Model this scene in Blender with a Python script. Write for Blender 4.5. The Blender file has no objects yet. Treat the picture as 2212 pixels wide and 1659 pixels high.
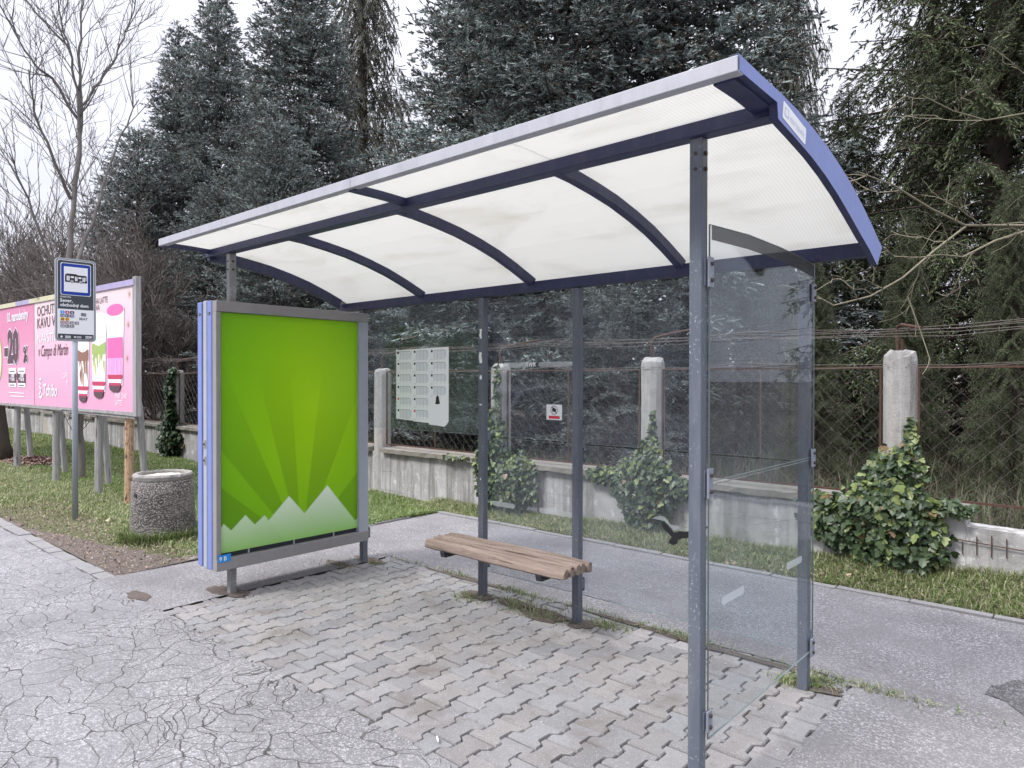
import bpy, bmesh, math, random
import numpy as np
from mathutils import Vector, Matrix
random.seed(7); rng = np.random.default_rng(7)
S = bpy.context.scene; COL = S.collection
rad = math.radians
# ---------------------------------------------------------------- camera
RX = Vector((0.74936, 0.66216, 0.00155)); UP = Vector((-0.00615, 0.00462, 0.99997)); FW = Vector((-0.66213, 0.74935, -0.00753))
CAMP = Vector((5.0103, -2.5071, 1.6055)); FPX = 1503.22
cd = bpy.data.cameras.new('camera'); cam = bpy.data.objects.new('camera', cd); COL.objects.link(cam)
cd.sensor_width = 36; cd.lens = 36 * FPX / 2212; cd.clip_end = 2000; cd.clip_start = 0.05
cam.matrix_world = Matrix(((RX.x, UP.x, -FW.x, CAMP.x), (RX.y, UP.y, -FW.y, CAMP.y), (RX.z, UP.z, -FW.z, CAMP.z), (0, 0, 0, 1)))
S.camera = cam
# ---------------------------------------------------------------- world, sun, exposure
W = bpy.data.worlds.new('World'); S.world = W; W.use_nodes = True
nt = W.node_tree; nt.nodes.clear(); N = nt.nodes.new; L = nt.links.new
SUN_EL, SUN_AZ = rad(50), rad(200)
sky = N('ShaderNodeTexSky'); sky.sky_type = 'NISHITA'; sky.sun_disc = False; sky.sun_elevation = SUN_EL; sky.sun_rotation = SUN_AZ
tc = N('ShaderNodeTexCoord'); sp = N('ShaderNodeSeparateXYZ'); L(tc.outputs['Generated'], sp.inputs[0])
cl = N('ShaderNodeMath'); cl.operation = 'MAXIMUM'; cl.inputs[1].default_value = 0.0; L(sp.outputs[2], cl.inputs[0])
grad = N('ShaderNodeMapRange'); grad.inputs[1].default_value = 0; grad.inputs[2].default_value = 1; grad.inputs[3].default_value = 5.3; grad.inputs[4].default_value = 32.0
pw = N('ShaderNodeMath'); pw.operation = 'POWER'; pw.inputs[1].default_value = 3.6; L(cl.outputs[0], pw.inputs[0]); L(pw.outputs[0], grad.inputs[0])
mp = N('ShaderNodeMapping'); mp.inputs['Scale'].default_value = (1, 1, 2.4); L(tc.outputs['Generated'], mp.inputs[0])
nz = N('ShaderNodeTexNoise'); nz.inputs['Scale'].default_value = 2.6; nz.inputs['Detail'].default_value = 6; nz.inputs['Roughness'].default_value = .55; L(mp.outputs[0], nz.inputs[0])
nr = N('ShaderNodeMapRange'); nr.inputs[1].default_value = .3; nr.inputs[2].default_value = .7; nr.inputs[3].default_value = .88; nr.inputs[4].default_value = 1.12; L(nz.outputs[0], nr.inputs[0])
mu = N('ShaderNodeMath'); mu.operation = 'MULTIPLY'; L(grad.outputs[0], mu.inputs[0]); L(nr.outputs[0], mu.inputs[1])
cc = N('ShaderNodeVectorMath'); cc.operation = 'SCALE'; cc.inputs[0].default_value = (0.90, 0.905, 1.0); L(mu.outputs[0], cc.inputs['Scale'])
ad = N('ShaderNodeVectorMath'); ad.operation = 'ADD'; L(cc.outputs[0], ad.inputs[0])
ns = N('ShaderNodeVectorMath'); ns.operation = 'SCALE'; ns.inputs['Scale'].default_value = .12; L(sky.outputs[0], ns.inputs[0]); L(ns.outputs[0], ad.inputs[1])
bg = N('ShaderNodeBackground'); bg.inputs['Strength'].default_value = .1; L(ad.outputs[0], bg.inputs[0])
wo = N('ShaderNodeOutputWorld'); L(bg.outputs[0], wo.inputs[0])
sl = bpy.data.lights.new('sun', 'SUN'); sl.energy = 1.9; sl.angle = rad(12); sl.color = (1, .97, .93)
so = bpy.data.objects.new('sun', sl); COL.objects.link(so)
sdir = Vector((math.sin(SUN_AZ) * math.cos(SUN_EL), math.cos(SUN_AZ) * math.cos(SUN_EL), math.sin(SUN_EL)))
so.rotation_euler = sdir.to_track_quat('Z', 'Y').to_euler()
S.view_settings.view_transform = 'Standard'; S.view_settings.look = 'None'; S.view_settings.exposure = 0.88; S.view_settings.gamma = 1
S.cycles.max_bounces = 8; S.cycles.transparent_max_bounces = 24

def px(x, y, zc):                       # a point at depth zc along a sight line (2212 px wide picture)
    return CAMP + zc * (FW + (x - 1106) / FPX * RX - (y - 829.5) / FPX * UP)
# ---------------------------------------------------------------- materials
def srgb(r, g, b):
    f = lambda c: (c / 255 / 12.92) if c / 255 <= .04045 else ((c / 255 + .055) / 1.055) ** 2.4
    return (f(r), f(g), f(b), 1)
class Mt:
    def __init__(s, name, rough=.8, spec=.3, metal=0.0):
        s.m = bpy.data.materials.new(name); s.m.use_nodes = True; s.t = s.m.node_tree; s.b = s.t.nodes['Principled BSDF']
        s.b.inputs['Roughness'].default_value = rough; s.b.inputs['Specular IOR Level'].default_value = spec; s.b.inputs['Metallic'].default_value = metal
        s.tc = s.t.nodes.new('ShaderNodeTexCoord')
    def n(s, k): return s.t.nodes.new(k)
    def l(s, a, b): s.t.links.new(a, b)
    def co(s, scale=(1, 1, 1), kind='Object'):
        m = s.n('ShaderNodeMapping'); m.inputs['Scale'].default_value = scale; s.l(s.tc.outputs[kind], m.inputs[0]); return m.outputs[0]
    def noise(s, sc, det=4, ro=.6, co=None, dist=0):
        t = s.n('ShaderNodeTexNoise'); t.inputs['Scale'].default_value = sc; t.inputs['Detail'].default_value = det; t.inputs['Roughness'].default_value = ro; t.inputs['Distortion'].default_value = dist
        s.l(co if co is not None else s.tc.outputs['Object'], t.inputs[0]); return t.outputs[0]
    def vor(s, sc, feat='F1', co=None, out=0):
        t = s.n('ShaderNodeTexVoronoi'); t.feature = feat; t.inputs['Scale'].default_value = sc
        s.l(co if co is not None else s.tc.outputs['Object'], t.inputs[0]); return t.outputs[out]
    def ramp(s, fac, stops):
        r = s.n('ShaderNodeValToRGB'); e = r.color_ramp.elements
        while len(e) < len(stops): e.new(.5)
        for i, (p, c) in enumerate(stops):
            e[i].position = p; e[i].color = c if not isinstance(c, (int, float)) else (c, c, c, 1)
        s.l(fac, r.inputs[0]); return r.outputs[0]
    def mix(s, fac, a, b, mode='MIX'):
        m = s.n('ShaderNodeMix'); m.data_type = 'RGBA'; m.blend_type = mode
        for v, i in ((fac, 0), (a, 6), (b, 7)):
            if isinstance(v, (int, float)): m.inputs[i].default_value = v
            elif isinstance(v, tuple): m.inputs[i].default_value = v
            else: s.l(v, m.inputs[i])
        return m.outputs[2]
    def math(s, op, a, b=0.0):
        m = s.n('ShaderNodeMath'); m.operation = op
        for v, i in ((a, 0), (b, 1)):
            if isinstance(v, (int, float)): m.inputs[i].default_value = v
            else: s.l(v, m.inputs[i])
        return m.outputs[0]
    def attr(s, name='col'):
        a = s.n('ShaderNodeAttribute'); a.attribute_name = name; return a.outputs[0]
    def bump(s, h, strength=.5, dist=.01):
        b = s.n('ShaderNodeBump'); b.inputs['Strength'].default_value = strength; b.inputs['Distance'].default_value = dist
        s.l(h, b.inputs['Height']); s.l(b.outputs[0], s.b.inputs['Normal'])
    def color(s, c):
        if isinstance(c, tuple): s.b.inputs['Base Color'].default_value = c
        else: s.l(c, s.b.inputs['Base Color'])
        return s.m
def flat(name, c, rough=.6, spec=.3, metal=0.0, var=.12, sc=9):
    m = Mt(name, rough, spec, metal); n = m.noise(sc, 6, .65)
    d = tuple(v * (1 - var) for v in c[:3]) + (1,); e = tuple(min(1, v * (1 + var)) for v in c[:3]) + (1,)
    m.color(m.mix(n, d, e)); return m.m
g1 = lambda v: (v, v, v, 1)
# worn painted steel
def paint(name, c, worn=(.35, .36, .38, 1), amount=.62, rough=.45, strk=.5):
    m = Mt(name, rough, .45); base = m.mix(m.noise(5, 6, .7), tuple(v * .8 for v in c[:3]) + (1,), tuple(v * 1.2 for v in c[:3]) + (1,))
    streak = m.ramp(m.noise(3, 5, .7, m.co((6, 6, .7))), [(.45, 0.0), (.75, strk)])
    base = m.mix(streak, base, (.2, .2, .22, 1))
    sp_ = m.ramp(m.noise(95, 3, .7), [(amount + .015, 0.0), (amount + .06, .85)]); sp2 = m.ramp(m.noise(6, 4, .6), [(.45, 0.0), (.62, 1.0)])
    sc_ = m.ramp(m.noise(30, 5, .8, m.co((1.5, 1.5, .35))), [(.66, 0.0), (.70, .7)]); f = m.math('MAXIMUM', m.math('MULTIPLY', sp_, sp2), sc_); m.color(m.mix(f, base, worn)); m.bump(m.noise(120, 3), .08, .002); return m.m
M = {}
M['post'] = paint('grey_blue_post_paint', (.098, .112, .142, 1), (.4, .42, .46, 1), .60)
M['post_bare'] = paint('worn_bare_post', (.20, .20, .205, 1), (.42, .42, .42, 1), .5)
M['navy'] = paint('navy_beam_paint', (.022, .027, .078, 1), (.12, .13, .18, 1), .64, .45, .12)
M['blue'] = paint('light_blue_paint', (.165, .215, .49, 1), (.4, .44, .6, 1), .68, .4, .12)
M['fascia'] = paint('grey_fascia_paint', (.38, .385, .425, 1), (.5, .5, .53, 1), .66, .5, .25)
M['steel'] = paint('brushed_frame_steel', (.25, .24, .238, 1), (.36, .35, .35, 1), .6, .5)
M['dark_steel'] = flat('dark_metal', (.03, .032, .038, 1), .5)
M['galv'] = flat('galvanised_metal', (.33, .36, .41, 1), .5, .4, 0, .12, 14)
M['clamp'] = paint('clamp_plate_metal', (.22, .24, .29, 1), (.5, .5, .52, 1), .6)
M['bolt'] = flat('rusty_bolt', (.06, .045, .04, 1), .7)
M['white'] = flat('white_print', (.78, .79, .82, 1), .5, .3, 0, .03)
M['paper'] = flat('white_paper', (.86, .87, .90, 1), .8, .2, 0, .03, 3)
M['ink'] = flat('grey_ink', (.50, .53, .60, 1), .8)
M['ink_dark'] = flat('dark_ink', (.03, .03, .035, 1), .8)
M['ink_pale_blue'] = flat('pale_blue_ink', (.52, .64, .76, 1), .8)
M['red'] = flat('red_print', (.62, .05, .07, 1), .6)
M['frost'] = None
def glass_mat(name, tint=(.93, .945, .95, 1), dirt_haze=.012, refl=1.5):
    m = Mt(name); t = m.t; t.nodes.remove(m.b)
    tr = m.n('ShaderNodeBsdfTransparent'); tr.inputs[0].default_value = tint
    gl = m.n('ShaderNodeBsdfGlossy'); gl.inputs['Roughness'].default_value = .01; gl.inputs[0].default_value = (.9, .93, 1, 1)
    lw = m.n('ShaderNodeLayerWeight'); lw.inputs[0].default_value = .5
    fo = m.math('ADD', m.math('MULTIPLY', m.math('POWER', lw.outputs[1], 4.0), .28), .02)
    df = m.n('ShaderNodeBsdfDiffuse'); df.inputs[0].default_value = (.58, .64, .72, 1)  # bluish veil: slight dirt, and on the rear panes painted reflection haze
    a = m.n('ShaderNodeMixShader'); m.l(fo, a.inputs[0]); m.l(tr.outputs[0], a.inputs[1]); m.l(gl.outputs[0], a.inputs[2])
    dn = m.ramp(m.noise(3.0, 7, .7, m.co((1.4, 1.4, .6))), [(.35, dirt_haze * .35), (.75, dirt_haze * 1.6)])
    b = m.n('ShaderNodeMixShader'); m.l(dn, b.inputs[0]); m.l(a.outputs[0], b.inputs[1]); m.l(df.outputs[0], b.inputs[2])
    m.l(b.outputs[0], t.nodes['Material Output'].inputs[0]); return m.m
M['glass'] = glass_mat('side_pane_glass')
M['glass_haze'] = glass_mat('rear_pane_painted_haze_glass', dirt_haze=.065)  # stronger veil paints reflected sky haze into the rear panes
def frosted(name, c, a):
    m = Mt(name); t = m.t; t.nodes.remove(m.b); tr = m.n('ShaderNodeBsdfTransparent'); df = m.n('ShaderNodeBsdfDiffuse'); df.inputs[0].default_value = c
    x = m.n('ShaderNodeMixShader'); x.inputs[0].default_value = a; m.l(tr.outputs[0], x.inputs[1]); m.l(df.outputs[0], x.inputs[2]); m.l(x.outputs[0], t.nodes['Material Output'].inputs[0]); return m.m
M['frost'] = frosted('frosted_film', (.62, .66, .68, 1), .5)
M['edge'] = flat('green_grey_glass_edge', (.20, .24, .24, 1), .3)
def roof_mat():
    m = Mt('fluted_polycarbonate', .5, .3); t = m.t
    w = m.n('ShaderNodeTexWave'); w.bands_direction = 'X'; w.inputs['Scale'].default_value = 19; w.inputs['Distortion'].default_value = 0.0; m.l(m.tc.outputs['Object'], w.inputs[0])
    st = m.mix(m.ramp(m.noise(1.6, 7, .65, m.co((1, 2.2, 1)), .6), [(.5, 0.0), (.75, 1.0)]), (.77, .765, .735, 1), (.66, .645, .59, 1))
    sc = m.ramp(m.noise(2.2, 2, .5, m.co((5, .35, 1)), .3), [(.74, 0.0), (.76, 1.0)])
    st = m.mix(m.math('MULTIPLY', sc, .7), st, (.3, .3, .3, 1))
    c = m.mix(m.math('MULTIPLY', w.outputs[0], .34), st, (.60, .60, .58, 1))
    df = m.n('ShaderNodeBsdfDiffuse'); tl = m.n('ShaderNodeBsdfTranslucent'); m.l(c, df.inputs[0]); m.l(c, tl.inputs[0])
    x = m.n('ShaderNodeMixShader'); x.inputs[0].default_value = .62; m.l(df.outputs[0], x.inputs[1]); m.l(tl.outputs[0], x.inputs[2])
    t.nodes.remove(m.b); m.l(x.outputs[0], t.nodes['Material Output'].inputs[0]); return m.m
M['roof'] = roof_mat()
def concrete(name, a, b, sc=6, bumpd=.01, speck=True, stain=.5):
    m = Mt(name, .92, .2); base = m.mix(m.noise(sc, 8, .7), a, b)
    if speck:
        s_ = m.ramp(m.vor(150), [(.12, 1.0), (.3, 0.0)]); base = m.mix(m.math('MULTIPLY', s_, .45), base, (.6, .6, .6, 1))
        s_ = m.ramp(m.vor(110, 'F1', m.co((1.03, 1, 1.1))), [(.1, 1.0), (.25, 0.0)]); base = m.mix(m.math('MULTIPLY', s_, .5), base, (.12, .115, .11, 1))
    st = m.ramp(m.noise(2.3, 6, .7, m.co((2.2, 2.2, .35))), [(.5, 0.0), (.72, stain)])
    base = m.mix(st, base, (.10, .10, .095, 1)); m.bump(m.noise(60, 6, .7), .5, bumpd); return m.color(base)
M['concrete'] = concrete('weathered_concrete', (.19, .18, .17, 1), (.50, .49, .47, 1), 9, .02, True, .65)
M['coping'] = concrete('mossy_coping_concrete', (.12, .11, .09, 1), (.27, .25, .22, 1), 9)
def wall_mat():
    m = Mt('stained_wall_render', .95, .15); n = m.noise(1.8, 8, .65)
    c = m.mix(m.ramp(n, [(.3, 0.0), (.7, 1.0)]), (.24, .235, .23, 1), (.50, .49, .49, 1))
    pe = m.ramp(m.noise(5, 6, .7, None, .4), [(.56, 0.0), (.6, 1.0)]); c = m.mix(m.math('MULTIPLY', pe, .6), c, (.60, .60, .60, 1))
    dr = m.ramp(m.noise(3.2, 5, .6, m.co((3, 3, .18))), [(.46, 0.0), (.64, .85)]); c = m.mix(dr, c, (.17, .165, .15, 1))
    oc = m.ramp(m.noise(.9, 3, .5, m.co((1, 1, .6))), [(.62, 0.0), (.72, .6)]); c = m.mix(oc, c, (.36, .30, .19, 1))
    cr = m.ramp(m.vor(1.6, 'DISTANCE_TO_EDGE', m.co((1, 1, 1))), [(.0, 1.0), (.006, 0.0)]); c = m.mix(m.math('MULTIPLY', cr, .5), c, (.12, .12, .11, 1))
    m.bump(m.noise(30, 8, .7), .6, .012); return m.color(c)
M['wall'] = wall_mat()
def granular(name, a, b, patch, white=.55, dark=.5, crack=None, big=.9):
    m = Mt(name, .9, .25); co = m.tc.outputs['Object']
    c = m.mix(m.ramp(m.noise(big, 6, .6), [(.35, 0.0), (.65, 1.0)]), a, b)
    pm = m.ramp(m.noise(1.7, 5, .65, m.co((1, 1.5, 1)), .4), [(.36, .3), (.6, 1.0)])
    c = m.mix(m.math('MULTIPLY', m.math('MULTIPLY', pm, m.ramp(m.noise(75, 4, .9), [(.38, 1.0), (.5, 0.0)])), dark), c, (.085, .08, .085, 1))
    c = m.mix(m.math('MULTIPLY', m.math('MULTIPLY', pm, m.ramp(m.noise(62, 4, .9, m.co((1, 1.1, 1))), [(.51, 0.0), (.61, 1.0)])), white), c, (.72, .71, .73, 1))
    gm = m.ramp(m.noise(1.1, 4, .6, m.co((1, 1.3, 1))), [(.42, .25), (.62, 1.0)])
    c = m.mix(m.math('MULTIPLY', gm, m.math('MULTIPLY', m.ramp(m.vor(75, 'F1', m.co((1, 1, 1))), [(.16, 1.0), (.34, 0.0)]), white)), c, (.68, .67, .68, 1))
    c = m.mix(m.ramp(m.noise(.9, 6, .65, m.co((.8, 1.6, 1)), .5), [(.58, 0.0), (.74, patch)]), c, (.15, .135, .135, 1))
    h = m.noise(150, 4, .8)
    if crack:
        wb = m.noise(1.3, 3, .5); wv = m.n('ShaderNodeVectorMath'); wv.operation = 'MULTIPLY_ADD'
        nc = m.n('ShaderNodeTexNoise'); nc.inputs['Scale'].default_value = 1.7; nc.inputs['Detail'].default_value = 2; m.l(co, nc.inputs[0])
        m.l(nc.outputs[1], wv.inputs[0]); wv.inputs[1].default_value = (.75, .75, .75); m.l(co, wv.inputs[2])
        nc2 = m.n('ShaderNodeTexNoise'); nc2.inputs['Scale'].default_value = 22; nc2.inputs['Detail'].default_value = 3; m.l(co, nc2.inputs[0])
        wv2 = m.n('ShaderNodeVectorMath'); wv2.operation = 'MULTIPLY_ADD'; m.l(nc2.outputs[1], wv2.inputs[0]); wv2.inputs[1].default_value = (.03, .03, .03); m.l(wv.outputs[0], wv2.inputs[2])
        def vv(sc, w):
            mp_ = m.n('ShaderNodeMapping'); mp_.inputs['Scale'].default_value = sc; m.l(wv2.outputs[0], mp_.inputs[0])
            t_ = m.n('ShaderNodeTexVoronoi'); t_.feature = 'DISTANCE_TO_EDGE'; t_.voronoi_dimensions = '2D'; t_.inputs['Scale'].default_value = 1; m.l(mp_.outputs[0], t_.inputs[0])
            return m.ramp(t_.outputs[0], [(0.0, 1.0), (w * .8, .9), (w * 1.5, 0.0)])
        k1 = vv((4.2, 6.6, 1), .015); k2 = vv((9.5, 14, 1), .026)
        msk = m.ramp(m.noise(.8, 3, .5, m.co((1, 1.3, 1))), [(.47, 0.0), (.56, 1.0)])
        msk1 = m.ramp(m.noise(.45, 3, .5, m.co((1, 1.2, 1))), [(.36, 0.25), (.48, 1.0)])
        k = m.math('MAXIMUM', m.math('MULTIPLY', k1, msk1), m.math('MULTIPLY', k2, msk))
        k = m.math('MULTIPLY', m.math('MULTIPLY', k, crack), m.ramp(m.noise(3.5, 3, .6), [(.3, .6), (.5, 1.0)])); c = m.mix(k, c, (.045, .042, .04, 1)); h = m.math('SUBTRACT', h, m.math('MULTIPLY', k, .35))
    m.bump(h, .6, .008); return m.color(c)
M['asphalt'] = granular('cracked_pale_asphalt', (.145, .142, .147, 1), (.215, .211, .216, 1), .3, .42, .35, .95)
M['path'] = granular('gritty_path_asphalt', (.125, .12, .124, 1), (.195, .188, .191, 1), .85, .42, .5, None)
M['wet'] = granular('wet_asphalt', (.045, .043, .046, 1), (.07, .066, .07, 1), .1, .5, .3, None); M['wet'].node_tree.nodes['Principled BSDF'].inputs['Roughness'].default_value = .35
def paver_mat():
    m = Mt('worn_concrete_paver', .92, .2); oi = m.attr('col')
    c = m.mix(m.noise(7, 7, .7), (.17, .165, .166, 1), (.295, .288, .289, 1)); c = m.mix(1.0, c, oi, 'MULTIPLY')
    c = m.mix(m.math('MULTIPLY', m.ramp(m.noise(170, 2, .8), [(.56, 0.0), (.68, 1.0)]), .35), c, (.66, .65, .65, 1))
    c = m.mix(m.math('MULTIPLY', m.ramp(m.noise(200, 2, .8, m.co((1, 1.2, 1))), [(.3, 1.0), (.44, 0.0)]), .4), c, (.10, .095, .09, 1))
    c = m.mix(m.ramp(m.noise(2.6, 6, .65, None, .5), [(.55, 0.0), (.68, .7)]), c, (.15, .13, .12, 1)); c = m.mix(m.ramp(m.noise(11, 5, .7), [(.58, 0.0), (.7, .45)]), c, (.14, .12, .11, 1))
    m.bump(m.noise(140, 5, .8), .5, .006); return m.color(c)
M['paver'] = paver_mat()
M['kerbstone'] = concrete('worn_kerb_stone', (.16, .155, .158, 1), (.25, .245, .245, 1), 7, .01, True, .3)
def soil_mat(name, a, b, pebble=.35):
    m = Mt(name, 1, .1); c = m.mix(m.noise(9, 8, .75), a, b)
    c = m.mix(m.math('MULTIPLY', m.ramp(m.noise(130, 2, .8), [(.58, 0.0), (.68, 1.0)]), pebble), c, (.5, .47, .46, 1)); m.bump(m.noise(60, 6, .8), 1, .02); return m.color(c)
M['soil'] = soil_mat('dark_soil', (.09, .072, .062, 1), (.21, .175, .158, 1))
M['joint'] = soil_mat('joint_grit', (.035, .032, .028, 1), (.09, .08, .072, 1), .35)
M['lawn'] = soil_mat('lawn_soil', (.075, .085, .04, 1), (.17, .17, .10, 1), .1)
M['floor'] = soil_mat('needle_litter_soil', (.03, .024, .018, 1), (.075, .06, .045, 1), .05)
def attr_mat(name, rough=.7, spec=.25, trans=0.0, nsc=0, gain=1.0):
    m = Mt(name, rough, spec); a = m.attr('col')
    if nsc: a = m.mix(1.0, a, m.ramp(m.noise(nsc, 3, .7), [(.3, .65), (.7, 1.35 if False else 1.0)]), 'MULTIPLY')
    m.color(a)
    if trans:
        tl = m.n('ShaderNodeBsdfTranslucent'); m.l(a, tl.inputs[0]); x = m.n('ShaderNodeMixShader'); x.inputs[0].default_value = trans
        m.l(m.b.outputs[0], x.inputs[1]); m.l(tl.outputs[0], x.inputs[2]); m.l(x.outputs[0], m.t.nodes['Material Output'].inputs[0])
    return m.m
M['needles'] = attr_mat('conifer_needles', .65, .3, .12)
M['leaf'] = attr_mat('ivy_leaf', .42, .45, .15)
M['grass'] = attr_mat('grass_blade', .6, .3, .3)
M['print'] = attr_mat('printed_poster', .35, .4)
def bark_mat(name, a, b, sc=9):
    m = Mt(name, .95, .15); c = m.mix(m.noise(sc, 7, .7, m.co((1, 1, .25))), a, b); m.bump(m.noise(20, 6, .7, m.co((1, 1, .3))), .8, .02); return m.color(c)
M['bark'] = bark_mat('spruce_bark', (.035, .027, .022, 1), (.10, .08, .068, 1))
M['bark_grey'] = bark_mat('grey_bark', (.11, .098, .095, 1), (.24, .22, .21, 1))
M['twig'] = bark_mat('brown_twig_bark', (.075, .062, .057, 1), (.21, .18, .17, 1))
M['lichen'] = bark_mat('lichen_bark', (.10, .092, .08, 1), (.30, .27, .18, 1), 14)
def wood_mat(name, a, b, sc=30, ax=(.06, 1, 1)):
    m = Mt(name, .85, .2); n = m.noise(sc, 7, .75, m.co(ax), .6); c = m.mix(m.ramp(n, [(.28, 0.0), (.68, 1.0)]), a, b)
    c = m.mix(m.ramp(m.noise(sc * 1.3, 4, .7, m.co(tuple(v * .8 for v in ax))), [(.60, 0.0), (.66, .8)]), c, (.07, .05, .04, 1))
    m.bump(n, .6, .008); return m.color(c)
M['slat'] = wood_mat('weathered_bench_wood', (.11, .082, .068, 1), (.34, .27, .23, 1))
M['wood_post'] = wood_mat('grey_weathered_wood', (.16, .155, .155, 1), (.42, .41, .41, 1), 24, (1, 1, .06))
def rust_mat(name, r=.45, paint_c=(.45, .30, .2, 1)):
    m = Mt(name, .85, .2); c = m.mix(m.ramp(m.noise(18, 6, .75, m.co((1, 1, .5))), [(r, 0.0), (r + .12, 1.0)]), paint_c, (.075, .042, .032, 1)); return m.color(c)
M['rust'] = rust_mat('rust', .35, (.10, .068, .058, 1)); M['rusty_post'] = rust_mat('rusty_flaking_post', .5)
M['wire'] = flat('rusty_wire', (.11, .09, .083, 1), .7)
def bin_mat():
    m = Mt('exposed_aggregate', .9, .25); c = m.mix(m.ramp(m.vor(62, 'F1', None, 1), [(0, 0.0), (1, 1.0)]), (.08, .072, .066, 1), (.38, .355, .33, 1))
    v = m.vor(62); c = m.mix(m.ramp(v, [(.35, 0.0), (.6, 1.0)]), c, (.08, .072, .068, 1))
    c = m.mix(m.ramp(m.noise(3, 4, .6), [(.4, 0.0), (.7, .5)]), c, (.33, .31, .28, 1)); m.bump(m.math('MULTIPLY', v, -1), 1, .01); return m.color(c)
M['aggregate'] = bin_mat(); M['rim'] = concrete('grey_rim_concrete', (.16, .15, .14, 1), (.36, .34, .32, 1), 14, .02, True, .5)
# ---------------------------------------------------------------- helpers
def tag(o, label=None, cat=None, group=None, kind=None):
    if label: o['label'] = label
    if cat: o['category'] = cat
    if group: o['group'] = group
    if kind: o['kind'] = kind
    return o
def empty(name, loc, label=None, cat=None, group=None):
    o = bpy.data.objects.new(name, None); COL.objects.link(o); o.location = loc; o.empty_display_size = .1; return tag(o, label, cat, group)
def text_geo(s, size=1.0, align='LEFT', shear=0.0, bold=0.0):
    cu = bpy.data.curves.new('t', 'FONT'); cu.body = s; cu.size = size; cu.align_x = align; cu.shear = shear; cu.offset = bold; cu.resolution_u = 2
    ob = bpy.data.objects.new('t', cu); COL.objects.link(ob)
    me = bpy.data.meshes.new_from_object(ob.evaluated_get(bpy.context.evaluated_depsgraph_get()))
    vs = [v.co.copy() for v in me.vertices]; fs = [tuple(p.vertices) for p in me.polygons]
    bpy.data.objects.remove(ob); bpy.data.curves.remove(cu); bpy.data.meshes.remove(me); return vs, fs
class MB:
    def __init__(s, mats=('white',)): s.v = []; s.f = []; s.mi = []; s.mats = mats
    def add(s, vs, fs, m=0):
        o = len(s.v); s.v += [tuple(v) for v in vs]; s.f += [tuple(i + o for i in f) for f in fs]; s.mi += [m] * len(fs)
    def box(s, x0, y0, z0, x1, y1, z1, m=0):
        s.add([(x0, y0, z0), (x1, y0, z0), (x1, y1, z0), (x0, y1, z0), (x0, y0, z1), (x1, y0, z1), (x1, y1, z1), (x0, y1, z1)],
              [(0, 3, 2, 1), (4, 5, 6, 7), (0, 1, 5, 4), (1, 2, 6, 5), (2, 3, 7, 6), (3, 0, 4, 7)], m)
    def tube(s, pts, r, n=6, m=0, cap=True):
        pts = [Vector(p) for p in pts]; k = len(pts); r = r if hasattr(r, '__len__') else [r] * k; vs = []; pu = None
        for i, p in enumerate(pts):
            t = (pts[min(i + 1, k - 1)] - pts[max(i - 1, 0)]).normalized()
            u = (pu - t * pu.dot(t)) if pu else t.orthogonal()
            if u.length < 1e-5: u = t.orthogonal()
            u.normalize(); pu = u; w = t.cross(u)
            for j in range(n):
                a = 2 * math.pi * j / n; vs.append(p + (u * math.cos(a) + w * math.sin(a)) * r[i])
        fs = [(i * n + j, i * n + (j + 1) % n, (i + 1) * n + (j + 1) % n, (i + 1) * n + j) for i in range(k - 1) for j in range(n)]
        if cap: fs += [tuple(range(n))[::-1], tuple((k - 1) * n + j for j in range(n))]
        s.add(vs, fs, m)
    def poly(s, pts, fn, d0, d1, m=0):            # 2-D outline mapped through fn(u, v, depth), given thickness
        n = len(pts); s.add([fn(u, v, d0) for u, v in pts] + [fn(u, v, d1) for u, v in pts],
              [tuple(range(n))[::-1], tuple(range(n, 2 * n))] + [(i, (i + 1) % n, n + (i + 1) % n, n + i) for i in range(n)], m)
    def face(s, pts, fn, d, m=0): s.add([fn(u, v, d) for u, v in pts], [tuple(range(len(pts)))], m)
    def text(s, t, u, v, size, fn, d, m=0, align='LEFT', shear=0.0, sx=1.0, bold=0.0):
        vs, fs = text_geo(t, size, align, shear, bold); s.add([fn(u + p.x * sx, v + p.y, d) for p in vs], fs, m)
    def build(s, name, parent=None, bevel=0, smooth=False):
        me = bpy.data.meshes.new(name); me.from_pydata(s.v, [], s.f)
        for k in s.mats: me.materials.append(M[k])
        me.polygons.foreach_set('material_index', s.mi)
        if smooth: me.polygons.foreach_set('use_smooth', [True] * len(s.f))
        me.update(); o = bpy.data.objects.new(name, me); COL.objects.link(o)
        if bevel:
            b = o.modifiers.new('bevel', 'BEVEL'); b.width = bevel; b.segments = 2; b.limit_method = 'ANGLE'
        if parent: setp(o, parent)
        return o
def setp(o, parent):
    o.parent = parent
    if parent.type == 'EMPTY': o.matrix_parent_inverse = Matrix.Translation(-Vector(parent.location))
def rrect(u0, v0, u1, v1, r, n=4):
    out = []
    for cx, cy, a0 in ((u1 - r, v1 - r, 0), (u0 + r, v1 - r, 90), (u0 + r, v0 + r, 180), (u1 - r, v0 + r, 270)):
        for i in range(n + 1):
            a = rad(a0 + 90 * i / n); out.append((cx + r * math.cos(a), cy + r * math.sin(a)))
    return out
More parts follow.
